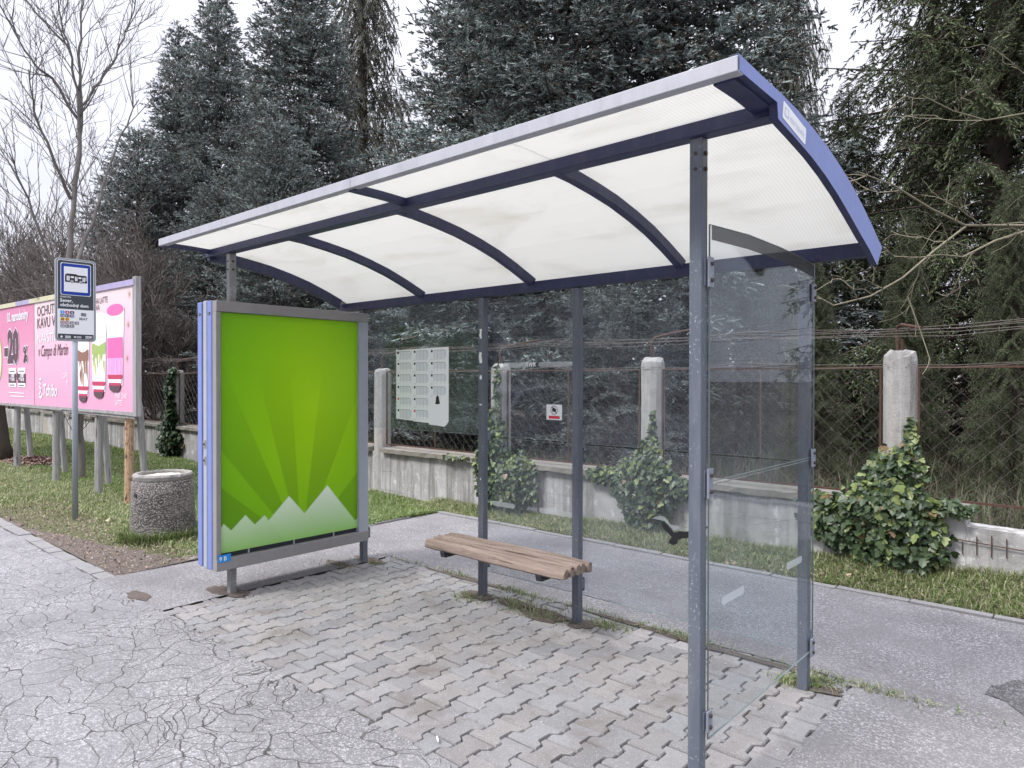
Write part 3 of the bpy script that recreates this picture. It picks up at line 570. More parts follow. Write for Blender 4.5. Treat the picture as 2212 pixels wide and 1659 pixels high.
# ---------------------------------------------------------------- timetable sheet on the glass
b = MB(('paper', 'ink', 'ink_dark', 'ink_pale_blue', 'red')); Y1 = 1.2345
U0, U1, V0, V1 = .405, 1.045, 1.25, 1.855
def pp(u, v, d): return (U0 + (U1 - U0) * u, Y1 - d - .006 * math.sin(u * 9) ** 2 * 0, V0 + (V1 - V0) * v)
shp = [(0, .03), (.33, .018), (.36, .008), (.64, .0), (.65, -.02), (.93, -.035), (.97, -.0), (1, .04), (1, 1.0), (.3, .985), (.06, .98), (0, .995), (-.01, .93), (0, .9)]
b.poly(shp[::-1], pp, 0, .0008, 0)
for ci in range(3):
    for ri in range(6):
        if ci == 2 and ri > 3: continue
        u = .03 + ci * .325; v = .965 - ri * .16; rr_ = random.Random(ci * 10 + ri)
        b.face([(u + .05, v - .012), (u + .05, v), (u + .25, v), (u + .25, v - .012)], pp, .0014, 1)
        b.face([(u, v - .03), (u, v), (u + .032, v), (u + .032, v - .03)], pp, .0014, 4 if (ci, ri) in ((1, 5), (0, 4)) else 2)
        for k in range(rr_.choice((5, 7, 8))): b.face([(u + .05, v - .026 - k * .014), (u + .05, v - .022 - k * .014), (u + .25, v - .022 - k * .014), (u + .25, v - .026 - k * .014)], pp, .0014, 1)
        for k in range(4): b.face([(u + .05 + k * .066, v - .12), (u + .05 + k * .066, v), (u + .056 + k * .066, v), (u + .056 + k * .066, v - .12)], pp, .0014, 1)
        b.face([(u, v - .132), (u, v - .124), (u + .03, v - .124), (u + .03, v - .132)], pp, .0014, 1)
        b.face([(u + .26, v - .09), (u + .26, v - .01), (u + .272, v - .01), (u + .272, v - .09)], pp, .0013, 3)
b.face([(.76, .255), (.80, .25), (.84, .262), (.85, .25), (.835, .3), (.825, .35), (.80, .37), (.775, .345), (.77, .29)][::-1], pp, .0016, 2)
b.face([(-.012, .955), (.05, .915), (.05, .945)], pp, .0016, 2)
tag(b.build('timetable_sheet'), 'white sheet of bus timetables stuck on the left rear glass pane', 'timetable')
# ---------------------------------------------------------------- bench
be = empty('bench', (1.88, .95, 0), 'weathered wooden slat bench fixed to the two middle shelter posts', 'bench')
r = random.Random(4)
for i in range(5):
    y = .822 + i * .0565; hw = .0285 if i == 0 else .0235; zt = .472 if i else .466; b = MB(('slat',)); ns = 14; sec = [(-1, -.85), (-.8, -1), (.8, -1), (1, -.85), (1, .5), (.7, .95), (0, 1.02), (-.7, .95), (-1, .5)]
    if i == 0: sec = [(-.7, -1), (.9, -1), (1, -.8), (1, .6), (.7, 1), (.1, .95), (-.5, .6), (-.95, -.1), (-1, -.7)]
    x0, x1 = 1.27 + r.uniform(-.012, .012), 2.512 + r.uniform(-.012, .012); vs = []
    for k in range(ns + 1):
        x = x0 + (x1 - x0) * k / ns; wob = .003 * math.sin(x * 9 + i * 2); sc = .86 if k in (0, ns) else 1
        for u, v in sec: vs.append((x, y + wob + u * hw * sc + r.uniform(-.0012, .0012), zt - .035 + v * .034 * sc + .0025 * math.sin(x * 5 + i) + r.uniform(-.001, .001)))
    m = len(sec); b.add(vs, [(k * m + j, k * m + (j + 1) % m, (k + 1) * m + (j + 1) % m, (k + 1) * m + j) for k in range(ns) for j in range(m)] + [tuple(range(m))[::-1], tuple(ns * m + j for j in range(m))])
    b.build('slat', be)
for x in (A, B_):
    b = MB(('dark_steel',)); b.poly([(.79, .394), (.80, .362), (1.172, .362), (1.172, .402), (.79, .402)], yzf, x - .022, x + .022); b.build('bracket', be, .002)
# ---------------------------------------------------------------- advertising case
ad_ = empty('advertising_case', (0, .5, 0), 'steel framed advertising case with a bright green mountain poster and blue edge strips', 'advertising case')
Ya, Yb, Za, Zb = -.16, 1.182, .204, 2.168
b = MB(('steel',)); b.box(.028, Ya, 2.09, .095, Yb, Zb); b.build('frame_rail', ad_, .004)
b = MB(('steel',)); b.box(.028, Ya, Za, .095, Yb, .288); b.build('frame_rail', ad_, .004)
b = MB(('steel',)); b.box(.03, Ya, .288, .090, -.125, 2.09); b.build('frame_stile', ad_, .003)
b = MB(('galv',)); b.box(.03, 1.088, .288, .090, Yb, 2.09); b.build('frame_stile', ad_, .003)
b = MB(('blue',)); b.box(-.04, Ya - .006, Za + .002, .028, Ya + .03, Zb + .004); b.build('edge_strip', ad_, .006)
b = MB(('blue',)); b.box(-.195, Ya - .006, Za + .004, -.128, Ya + .03, Zb + .002); b.build('edge_strip', ad_, .006)
b = MB(('galv',)); b.box(-.112, Ya - .004, Za - .004, -.054, Ya + .03, Zb + .008)
b.build('centre_strip', ad_, .008)
for z in (1.12, 1.0): b = MB(('steel', 'bolt')); b.box(-.105, Ya - .008, z - .03, -.062, Ya - .004, z + .03); b.tube([(-.083, Ya - .008, z), (-.083, Ya - .014, z)], .009, 8, 1); b.build('lock', ad_, .002)
b = MB(('dark_steel',)); b.box(-.19, Ya + .03, Za + .01, .03, Yb - .005, Zb - .004); cs = b.build('case_body', ad_)
b = MB(('dark_steel', 'galv')); b.box(.031, -.12, .29, .05, 1.085, .345); 
for y in (.1, .48, .85): b.box(.05, y, .29, .056, y + .012, .345, 1)
b.build('inner_ledge', ad_)
b = MB(('steel',)); b.box(-.195, Ya + .03, 2.09, -.128, Yb, Zb - .002); b.build('frame_rail', ad_)
b = MB(('steel',)); b.box(-.195, Ya + .03, Za + .004, -.128, Yb, .288); b.build('frame_rail', ad_)
for x in (-.18, -.025): b = MB(('white', 'ink_dark')); b.box(x, Ya - .0085, 2.07, x + .038, Ya - .007, 2.087, 1); b.text('256', x + .002, 2.073, .015, lambda u, v, d: (u, d, v), Ya - .0095, 0); b.build('number_plate', ad_)
def mk_flat_blue():
    M['cyan'] = flat('cyan_label', (.02, .25, .66, 1), .5, .3, 0, .02)
mk_flat_blue()
b = MB(('cyan', 'white')); b.box(.095, -.15, .268, .097, -.055, .322); b.text('9 B', -.143, .28, .042, yz, .098, 1, bold=.0008); b.build('label', ad_)
# poster: a print of rays over pale mountains
nx, ny = 260, 360; u = np.linspace(0, 1, nx); v = np.linspace(0, 1, ny); U, V_ = np.meshgrid(u, v)
yy = V_ * 1.5; base = np.zeros((ny, nx, 3))
tt = lambda up: up * (1 / 1207) / ((1 / 1043) - up * ((1 / 1043) - (1 / 1207)))
cxp, cyp = tt(.59), -.045; dd = np.sqrt(((U - .66) * .95) ** 2 + ((V_ - .60) * .95) ** 2); gl = np.clip(1 - dd / .95, 0, 1) ** .9
dark = np.array([.065, .24, .001]); mid = np.array([.20, .48, .001]); lite = np.array([.38, .70, .001])
t = gl[..., None]; base = np.where(t < .5, dark + (mid - dark) * t * 2, mid + (lite - mid) * (t - .5) * 2)
ang = np.degrees(np.arctan2(V_ - cyp, U - cxp)); E_ = [math.degrees(math.atan2(v_ - cyp, tt(u_) - cxp)) for u_, v_ in ((1, .27), (.995, .633), (.726, .672), (.52, .656), (.287, .727), (.025, .77), (0, .44), (0, .277))]
msk = np.zeros_like(ang)
for a0, a1 in zip(E_[0::2], E_[1::2]): msk = np.maximum(msk, np.clip((ang - a0) / .4, 0, 1) * np.clip((a1 - ang) / .4, 0, 1))
fade = np.clip((.80 - V_) / .5, 0, 1); base = base * (1 - .23 * ((1 - msk) * fade)[..., None]); base = base * (1 - .10 * (np.clip((.3 - V_) / .3, 0, 1))[..., None])
def ridge(pts): xs, ys = zip(*pts); return np.interp(u, [tt(x_) for x_ in xs], ys)[None, :]
m1 = ridge([(0, .10), (.028, .122), (.082, .089), (.184, .145), (.252, .098), (.322, .132), (.464, .007), (1, -.3)]); m2 = ridge([(0, -.3), (.358, .11), (.5, .20), (.612, .112), (.779, .225), (.983, .038), (1, .045)])
px_w = 1 / ny
for mm, tint in ((m2, 1.0), (m1, .95)):
    f = np.clip((mm - V_) / px_w + .5, 0, 1)[..., None]; depth_ = np.clip((.215 - V_) / .22, 0, 1)[..., None]
    colr = np.array([.70, .80, .66]) * (1 - depth_) + np.array([.25, .50, .12]) * depth_; base = base * (1 - f) + colr * tint * f
base = np.clip(base * 1.08, 0, .92)
PYp = -.122 + U * (1.088 + .122); PZ = .325 + V_ * (2.088 - .325)
Vp = np.stack([np.full_like(PYp, .062), PYp, PZ], -1).reshape(-1, 3); idx = np.arange(nx * ny).reshape(ny, nx)
F = np.stack([idx[:-1, :-1], idx[:-1, 1:], idx[1:, 1:], idx[1:, :-1]], -1).reshape(-1, 4)
np_mesh('poster', Vp, F, 'print', base.reshape(-1, 3), ad_)
# ---------------------------------------------------------------- bus stop sign
bs = empty('bus_stop_sign', (-3.92, .13, 0), 'round-cornered grey and white bus stop sign on a round steel pole', 'bus stop sign')
b = MB(('galv',)); b.tube([(-3.95, .13, -.05), (-3.95, .13, 2.9)], .03, 16); b.build('pole', bs, 0, True)
M['sign_grey'] = flat('sign_slate_grey', (.055, .062, .075, 1), .4, .4, 0, .03); M['sign_blue'] = flat('sign_blue', (.012, .045, .32, 1), .4, .4, 0, .03); M['sign_rim'] = flat('sign_rim_grey', (.40, .42, .46, 1), .4, .4, .2, .05)
for nm_, c_ in (('t_cyan', (.05, .32, .75, 1)), ('t_mag', (.55, .02, .16, 1)), ('t_dark', (.06, .05, .08, 1)), ('t_navy', (.02, .04, .15, 1)), ('t_yel', (.80, .45, .05, 1)), ('t_wine', (.25, .04, .08, 1))): M[nm_] = flat(nm_, c_, .5, .3, 0, .02)
b = MB(('sign_rim', 'sign_grey', 'white', 'sign_blue', 'ink_dark', 't_cyan', 't_mag', 't_dark', 't_navy', 't_yel', 't_wine')); SX = -3.915; y0, y1, z0, z1 = -.073, .338, 2.02, 2.952
W_ = y1 - y0; q = lambda u, v, d: (d, y0 + u * W_, z0 + v * W_); Hh = (z1 - z0) / W_
b.poly(rrect(0, 0, 1, Hh, .10, 6), q, SX - .012, SX, 0); b.face(rrect(.035, .035, .965, Hh - .035, .08, 6), q, SX + .001, 1); b.face(rrect(.05, .05, .95, Hh - .05, .07, 6), q, SX + .0012, 2)
b.face(rrect(.065, .88, .935, Hh - .065, .06, 6), q, SX + .002, 1); b.face([(.065, .88), (.935, .88), (.935, .95), (.065, .95)], q, SX + .0021, 1); b.face(rrect(.065, .06, .935, .2, .05, 5), q, SX + .002, 1)
b.face([(.065, .13), (.935, .13), (.935, .2), (.065, .2)], q, SX + .0021, 1)
b.face(rrect(.13, 1.26, .87, 2.14, .05), q, SX + .003, 2); b.face(rrect(.145, 1.275, .855, 2.125, .045), q, SX + .004, 3); b.face([(.21, 1.36), (.79, 1.36), (.79, 2.04), (.21, 2.04)], q, SX + .005, 2)
bus = [(.235, 1.62), (.235, 1.8), (.275, 1.85), (.5, 1.85), (.55, 1.825), (.75, 1.825), (.77, 1.79), (.775, 1.65), (.765, 1.62)]
b.face(bus[::-1], q, SX + .006, 4)
for u0, u1, v0, v1 in ((.275, .305, 1.66, 1.79), (.315, .345, 1.66, 1.79), (.37, .45, 1.735, 1.785), (.475, .5, 1.66, 1.78), (.51, .535, 1.66, 1.78), (.56, .63, 1.73, 1.775), (.66, .685, 1.655, 1.775), (.695, .72, 1.655, 1.775), (.735, .755, 1.68, 1.78)): b.face([(u0, v0), (u1, v0), (u1, v1), (u0, v1)], q, SX + .007, 2)
for cu_ in (.40, .615):
    for rr_, mm, dd_ in ((.04, 2, .0075), (.032, 4, .008), (.017, 2, .0085)): b.face([(cu_ + rr_ * math.cos(a), 1.64 + rr_ * math.sin(a)) for a in [i * math.pi / 8 for i in range(16)]], q, SX + dd_, mm)
b.text('MARTIN', .12, 1.185, .07, q, SX + .003, 2); b.text('Sever,', .115, 1.07, .125, q, SX + .003, 2, bold=.003); b.text('obchodný dom', .115, .95, .12, q, SX + .003, 2, bold=.003, sx=.95)
rows = [('1', 't_cyan'), ('4', 't_mag'), ('6', 't_dark')], [('10', 't_navy'), ('11', 't_navy'), ('12', 't_navy')], [('20', 't_yel'), ('21', 't_yel')], [('22', 't_wine'), ('23', 't_wine'), ('24', 't_dark'), ('25', 't_dark')], [('50', 't_dark'), ('51', 't_dark'), ('52', 't_dark')]
for i, row in enumerate(rows):
    for j, (t_, m_) in enumerate(row):
        u0 = .125 + j * .115; v0 = .75 - i * .095; b.face(rrect(u0, v0, u0 + .1, v0 + .08, .015, 2), q, SX + .003, b.mats.index(m_)); b.text(t_, u0 + .05, v0 + .012, .075, q, SX + .004, 4 if m_ == 't_yel' else 2, 'CENTER', bold=.002)
b.text('SEAT', .57, .60, .085, q, SX + .003, 1, bold=.002, sx=1.15)
for k in range(3): b.face([(.62, .715 + k * .03), (.75, .705 + k * .03), (.75, .725 + k * .03), (.62, .735 + k * .03)], q, SX + .003, 1)
b.text('300', .23, .085, .095, q, SX + .003, 2, bold=.003); b.face([(.15 + .03 * math.cos(a), .12 + .03 * math.sin(a)) for a in [i * math.pi / 5 for i in range(10)]], q, SX + .003, 2)
b.face([(.47 + .025 * math.cos(a), .12 + .025 * math.sin(a)) for a in [i * math.pi / 4 for i in range(8)]], q, SX + .003, 2)
for k in range(2): b.face([(.51, .1 + k * .028), (.63, .1 + k * .028), (.63, .112 + k * .028), (.51, .112 + k * .028)], q, SX + .003, 2)
b.text('DPMM', .73, .115, .06, q, SX + .003, 2, bold=.003); b.face([(.73, .088), (.88, .088), (.88, .1), (.73, .1)], q, SX + .003, 2)
b.build('sign_plate', bs)
b = MB(('galv',)); 
for z in (2.2, 2.75): b = MB(('galv',)); b.box(-3.985, .09, z - .015, -3.927, .17, z + .015); b.build('pole_clamp', bs, .003)
# ---------------------------------------------------------------- litter bin
lb = empty('litter_bin', (-2.3, .43, 0), 'round exposed aggregate concrete litter bin with chipped rim on the grass', 'litter bin')
def lathe(b, cx, cy, prof_, n=48, m=0, jit=0):
    rj = random.Random(8); vs = [(cx + (r_ + rj.uniform(-jit, jit)) * math.cos(2 * math.pi * i / n), cy + (r_ + rj.uniform(-jit, jit)) * math.sin(2 * math.pi * i / n), z + rj.uniform(-jit, jit)) for r_, z in prof_ for i in range(n)]
    b.add(vs, [(k * n + i, k * n + (i + 1) % n, (k + 1) * n + (i + 1) % n, (k + 1) * n + i) for k in range(len(prof_) - 1) for i in range(n)], m)
b = MB(('aggregate',)); lathe(b, -2.3, .43, [(.300, -.03), (.296, .2), (.288, .42), (.282, .575), (.265, .59)], 64, 0, .0015); b.build('bin_body', lb, 0, True)
b = MB(('rim',)); lathe(b, -2.3, .43, [(.262, .585), (.272, .598), (.276, .632), (.265, .650), (.232, .653), (.224, .636), (.220, .47)], 64, 0, .003); b.build('rim', lb)
M['bag'] = flat('pale_bin_liner', (.42, .41, .36, 1), .6)
b = MB(('bag',)); lathe(b, -2.3, .43, [(.219, .62), (.20, .61), (.15, .575), (.0, .57)], 40, 0, .004); b.build('bin_liner', lb, 0, True)
b = MB(('dark_steel',)); cxx, cyy = -2.3 + .286 * math.cos(-1.35),   .43 + .286 * math.sin(-1.35); b.tube([(cxx, cyy, .46), (cxx + .003, cyy - .012, .46)], .02, 10); b.build('bolt', lb)
# ---------------------------------------------------------------- billboard
bb = empty('billboard', (-7.4, .85, 0), 'pink billboard advertising iced coffee drinks on weathered wooden posts', 'billboard')
M['pink'] = None
def pink_mat():
    m = Mt('pink_poster_print', .5, .3); s_ = m.n('ShaderNodeSeparateXYZ'); m.l(m.tc.outputs['Object'], s_.inputs[0])
    z = m.math('MULTIPLY', m.math('SUBTRACT', s_.outputs[2], 1.12), .58); c1 = m.ramp(z, [(0, (.66, .30, .46, 1)), (.45, (.68, .39, .52, 1)), (1.0, (.68, .58, .58, 1))])
    left = m.ramp(m.math('MULTIPLY', m.math('ADD', s_.outputs[0], 8.38), 1000.0), [(0, 1.0), (1, 0.0)]); c2 = m.ramp(m.math('ADD', z, m.math('MULTIPLY', m.noise(.5, 2), .4)), [(.1, (.66, .36, .50, 1)), (1, (.58, .21, .35, 1))])
    c = m.mix(left, c1, c2); c = m.mix(m.ramp(m.noise(1.2, 5, .6, m.co((.4, 1, 2))), [(.5, 0.0), (.8, .18)]), c, (.6, .5, .55, 1)); return m.color(c)
M['pink'] = pink_mat()
for nm_, c_ in (('p_dark', (.09, .045, .06, 1)), ('p_glass', (.80, .70, .78, 1)), ('p_brown', (.24, .12, .085, 1)), ('p_green', (.30, .42, .12, 1)), ('p_mag', (.74, .13, .36, 1)), ('p_pink', (.82, .30, .60, 1)), ('p_crimson', (.45, .04, .10, 1)), ('p_yellow', (.50, .52, .15, 1)), ('p_tan', (.50, .33, .26, 1)), ('p_mint', (.55, .62, .50, 1))): M[nm_] = flat(nm_, c_, .5, .3, 0, .16, 7)
M['lilac'] = flat('peeling_lilac_paint', (.34, .30, .46, 1), .7, .3, 0, .3, 6); M['cream'] = flat('peeling_cream_paint', (.50, .48, .34, 1), .8, .3, 0, .3, 6)
ztop = lambda x: 2.83 + (-4.22 - x) * .0175; BY = .85
b = MB(('pink', 'wood_post', 'white')); XE = -14.6
b.add([(-4.22, BY, 1.165), (-8.37, BY, 1.125), (-8.37, BY, ztop(-8.37) - .06), (-4.22, BY, ztop(-4.22) - .06)], [(0, 1, 2, 3)])
b.add([(-8.39, BY, 1.125), (XE, BY, 1.07), (XE, BY, ztop(XE) - .06), (-8.39, BY, ztop(-8.39) - .06)], [(0, 1, 2, 3)])
b.box(XE, BY + .01, 1.10, -4.2, BY + .06, 2.83, 1); panel = b.build('board', bb)
b = MB(('wood_post', 'lilac', 'cream')); b.box(-4.215, BY - .012, 1.13, -4.11, BY + .055, 2.86)
b.build('side_board', bb, .004)
b = MB(('lilac', 'cream'))
def strip(x0, x1, m): b.add([(x0, BY - .02, ztop(x0) - .075), (x1, BY - .02, ztop(x1) - .075), (x1, BY - .02, ztop(x1)), (x0, BY - .02, ztop(x0)), (x0, BY + .06, ztop(x0)), (x1, BY + .06, ztop(x1))], [(0, 1, 2, 3), (3, 2, 5, 4)], m)
for x0, x1, m_ in ((-6.0, -4.15, 0), (-8.6, -6.0, 1), (-9.4, -8.6, 0), (-14.6, -9.4, 1)): strip(x0, x1, m_)
b.build('top_trim', bb)
b = MB(('wood_post',)); rr_ = random.Random(3); x = XE
while x < -4.2: l_ = rr_.uniform(.2, .6); b.box(x, BY - .008, 1.10 + (x + 14) * .005 - rr_.uniform(0, .015), min(x + l_, -4.2), BY + .01, 1.14 + (x + 14) * .0045); x += l_
b.build('bottom_trim', bb)
xzm = lambda u, v, d: (u, d, v); T0 = BY - .006
b = MB(('p_dark', 'white', 'p_glass', 'p_crimson'))
b.text('OCHUTNAJ', -8.21, 2.60, 0.224, xzm, T0, 0, sx=1.11); b.text('KÁVU V T', -8.21, 2.405, 0.238, xzm, T0, 0, sx=1.11)
b.text('NAVŠTÍV', -8.20, 2.165, 0.211, xzm, T0, 1, sx=1.19); b.text('v Campo di Martin', -8.16, 1.95, 0.258, xzm, T0, 0, shear=.35, sx=0.75)
b.text('CHA LATTE', -5.62, 2.61, 0.116, xzm, T0, 0, sx=0.90); b.text('NA', -5.53, 2.525, 0.109, xzm, T0, 0, sx=0.98)
b.text('Tchibo', -7.92, 1.325, 0.272, xzm, T0, 1, shear=.25, sx=0.94, bold=.004); b.text('CAFÉ', -6.95, 1.60, 0.116, xzm, T0, 1, sx=0.90); b.text('M', -6.75, 1.5, 0.116, xzm, T0, 1, sx=0.90)
for a, c in (((-8.12, 1.32), (-8.0, 1.42)), ((-8.0, 1.42), (-8.1, 1.48)), ((-8.12, 1.32), (-8.0, 1.29)), ((-8.0, 1.29), (-7.93, 1.36)), ((-8.02, 1.50), (-8.1, 1.56)), ((-8.1, 1.56), (-7.98, 1.60))):
    t_ = Vector((c[0] - a[0], c[1] - a[1])).normalized() * .02; b.face([(a[0] - t_.y, a[1] + t_.x), (a[0] + t_.y, a[1] - t_.x), (c[0] + t_.y, c[1] - t_.x), (c[0] - t_.y, c[1] + t_.x)], xzm, T0, 1)
b.text('PINK CHAI', -4.82, 1.345, 0.102, xzm, T0, 1, sx=0.82); b.text('LATTE', -4.82, 1.255, 0.102, xzm, T0, 1, sx=0.82)
b.text('10. narodeniny', -10.04, 2.60, 0.238, xzm, T0, 1, shear=.1, sx=0.93, bold=.005)
b.text('-20', -10.17, 1.90, 0.760, xzm, T0, 1, sx=.88, bold=.060); b.text('-20', -10.17, 1.90, 0.760, xzm, T0 - .003, 0, sx=.88, bold=.042)
b.text('%', -8.985, 1.885, 0.360, xzm, T0, 1, sx=1.0, bold=.026); b.text('%', -8.985, 1.885, 0.360, xzm, T0 - .003, 0, sx=1.0, bold=.010)
for x in (-9.90, -9.32):
    b.face([(x, 1.45), (x + .45, 1.45), (x + .45, 1.78), (x, 1.78)], xzm, T0, 1); b.face([(x, 1.52), (x + .45, 1.52), (x + .45, 1.68), (x, 1.68)], xzm, T0 - .002, 0); b.text('-10%', x + .225, 1.555, 0.177, xzm, T0 - .004, 1, 'CENTER', sx=0.86, bold=.003)
    for k in range(2): b.face([(x + .06, 1.475 + k * .24), (x + .38, 1.475 + k * .24), (x + .38, 1.49 + k * .24), (x + .06, 1.49 + k * .24)], xzm, T0 - .004, 0)
b.text('+', -9.44, 1.555, 0.231, xzm, T0, 0, bold=.008)
for k in range(2): b.face([(-9.9 + .1 * k, 1.34 - k * .06), (-8.95, 1.34 - k * .06), (-8.95, 1.355 - k * .06), (-9.9 + .1 * k, 1.355 - k * .06)], xzm, T0, 1)
b.build('lettering', panel)
b = MB(('p_glass', 'p_brown', 'p_green', 'p_mag', 'p_pink', 'p_crimson', 'white', 'p_tan', 'p_mint', 'p_dark', 'p_yellow'))
def glass_pic(cx, w, zb, zt, body, top, kind):
    b = MB(('p_glass', 'p_brown', 'p_green', 'p_mag', 'p_pink', 'p_crimson', 'white', 'p_tan', 'p_mint', 'p_dark', 'p_yellow'))
    tk = T0; el = lambda cx_, cz, rx, rz, n=20: [(cx_ + rx * math.cos(2 * math.pi * i / n), cz + rz * math.sin(2 * math.pi * i / n)) for i in range(n)]
    b.face([(cx - w * .82, zb + .05), (cx + w * .82, zb + .05), (cx + w, zt), (cx - w, zt)], xzm, tk, 0); b.face(el(cx, zt, w * 1.02, .07), xzm, tk - .001, 0)
    rg = random.Random(int(cx * 100))
    if kind == 'pink':
        b.face([(cx - w * .8, zb + .12), (cx + w * .8, zb + .12), (cx + w * .85, zt - .38), (cx - w * .85, zt - .38)], xzm, tk - .002, 4); b.face(el(cx, zt - .0, w * .95, .075), xzm, tk - .003, 3)
        b.face([(cx - w * .85, zt - .62), (cx + w * .85, zt - .62), (cx + w * .86, zt - .36), (cx - w * .86, zt - .36)], xzm, tk - .004, 3)
        for k in (-.45, .1, .5): b.face([(cx + w * k, zb + .13), (cx + w * k + .012, zb + .13), (cx + w * k + .012, zt - .65), (cx + w * k, zt - .65)], xzm, tk - .005, 0)
    else:
        b.face([(cx - w * .8, zb + .12), (cx + w * .8, zb + .12), (cx + w * .9, zt - .1), (cx - w * .9, zt - .1)], xzm, tk - .002, 6)
        for k in range(26):
            xx = cx + rg.uniform(-.7, .7) * w; zz = top + rg.uniform(-.30, .10) * (1 - abs(xx - cx) / w * .6); b.face([(xx - rg.uniform(.01, .04), zz), (xx + rg.uniform(.0, .03), zz - rg.uniform(.06, .16)), (xx + rg.uniform(.01, .05), zz + rg.uniform(0, .05)), (xx, zz + rg.uniform(.05, .12))], xzm, tk - .003 - k * .00005, body if k % 3 else (7 if body == 1 else 10))
        b.face([(cx - w * .86, top), (cx + w * .86, top), (cx + w * .88, top + .16), (cx, top + .11), (cx - w * .88, top + .16)], xzm, tk - .005, body)
    for k, (m_, dz, sc) in enumerate(((5, .16, .82), (6, .10, .76), (5, .055, .66), (9, .02, .6))):
        b.face([(cx + w * sc * math.cos(a), zb + dz + .055 * math.sin(a)) for a in [math.pi + i * math.pi / 8 for i in range(9)]] + [(cx + w * sc, zb + dz + .03), (cx - w * sc, zb + dz + .03)], xzm, tk - .006 - k * .001, m_)
    b.build('drink_picture', panel)
glass_pic(-6.02, .25, 1.30, 2.10, 1, 1.85, 'b'); glass_pic(-5.40, .29, 1.37, 2.42, 2, 1.93, 'g'); glass_pic(-4.81, .31, 1.46, 2.49, 3, 0, 'pink')
for cx_, cz_ in ((-4.42, 1.86), (-4.34, 2.66), (-4.38, 2.28)):
    for k in range(6): a = k * math.pi / 6; b.face([(cx_ + .08 * math.cos(a), cz_ + .08 * math.sin(a)), (cx_ - .004 * math.sin(a), cz_ + .004 * math.cos(a)), (cx_ - .08 * math.cos(a), cz_ - .08 * math.sin(a)), (cx_ + .004 * math.sin(a), cz_ - .004 * math.cos(a))], xzm, T0 - k * .0002, 7)
b.face([(-10.62 + .26 * math.cos(i * .3), 1.95 + .42 * math.sin(i * .3)) for i in range(21)], xzm, T0, 10); b.face([(-10.66 + .24 * math.cos(i * .3), 1.95 + .38 * math.sin(i * .3)) for i in range(21)], xzm, T0 - .001, 6)
b.build('picture', panel)
for i, (x, y, m_, w_) in enumerate(((-4.62, .94, 'rusty_post', .055), (-5.72, .94, 'wood_post', .052), (-7.6, .94, 'wood_post', .052), (-9.8, .94, 'wood_post', .052), (-12, .94, 'wood_post', .06), (-14.3, .94, 'wood_post', .06))):
    b = MB((m_,)); b.tube([(x, y, -.05), (x + .005, y, .6), (x, y + .01, 1.2), (x, y + .02, 2.75)], [w_, w_ * .97, w_, w_], 10); o = b.build('support_post', bb)
    if m_ == 'rusty_post': o['label'] = 'rusty flaking support post at the right end'
for i, (x, y) in enumerate(((-5.15, 1.35), (-8.6, 1.35), (-10.6, 1.35), (-6.55, 1.35))):
    b = MB(('wood_post',)); b.tube([(x, y, -.05), (x - .01, y - .08, 1.2), (x - .02, .96, 2.6)], .048, 8); b.build('back_brace', bb)
# ---------------------------------------------------------------- concrete fence
fe = empty('fence', (0, 3.7, 0), 'stained concrete wall with square concrete posts, rusty chain link panels and barbed wire', 'fence')
r = random.Random(21); FY = 3.60
def wall_top(x): return .565 if x < 3.95 else .50
def slab_wall(x0, x1, name, zt=.575):
    b = MB(('wall',)); n = max(2, int((x1 - x0) / .3)); top = [(x0 + (x1 - x0) * i / n, zt + r.uniform(-.012, .008)) for i in range(n + 1)]
    b.poly([(x0, -.15), (x1, -.15)] + top[::-1], lambda u, v, d: (u, d, v), FY, FY + .2); return b.build(name, fe)
slab_wall(-2.95, 4.12, 'base_wall'); slab_wall(4.122, 9, 'base_wall', .515); slab_wall(-26, -2.96, 'base_wall')
def coping(x0, x1, th=.055, tilt=0.0):
    b = MB(('coping',)); n = max(3, int((x1 - x0) / .1)); rings = []; 
    for i in range(n + 1):
        x = x0 + (x1 - x0) * i / n; e = .006; z = .58 + tilt * (x - x0)
        rings += [(x, FY - .07 + r.uniform(-e, e), z + r.uniform(-e, e)), (x, FY - .07 + r.uniform(-e, e), z + th + r.uniform(-e, e)), (x, FY + .26, z + th + .012), (x, FY + .26, z)]
    b.add(rings, [(i * 4 + j, i * 4 + (j + 1) % 4, i * 4 + 4 + (j + 1) % 4, i * 4 + 4 + j) for i in range(n) for j in range(4)] + [(0, 1, 2, 3), (n * 4 + 3, n * 4 + 2, n * 4 + 1, n * 4)]); b.build('coping_slab', fe)
posts = [(-26 + 0, 1.76)]; posts = []
xs = [3.66, 1.43, -.64, -2.92, -5.16, -7.40, -9.66, -11.9, -14.1, -16.4, -18.6, -20.9, 5.9]; hs = [1.835, 1.82, 1.78, 1.745, 1.77, 1.76, 1.77, 1.77, 1.75, 1.77, 1.76, 1.77, 1.85]
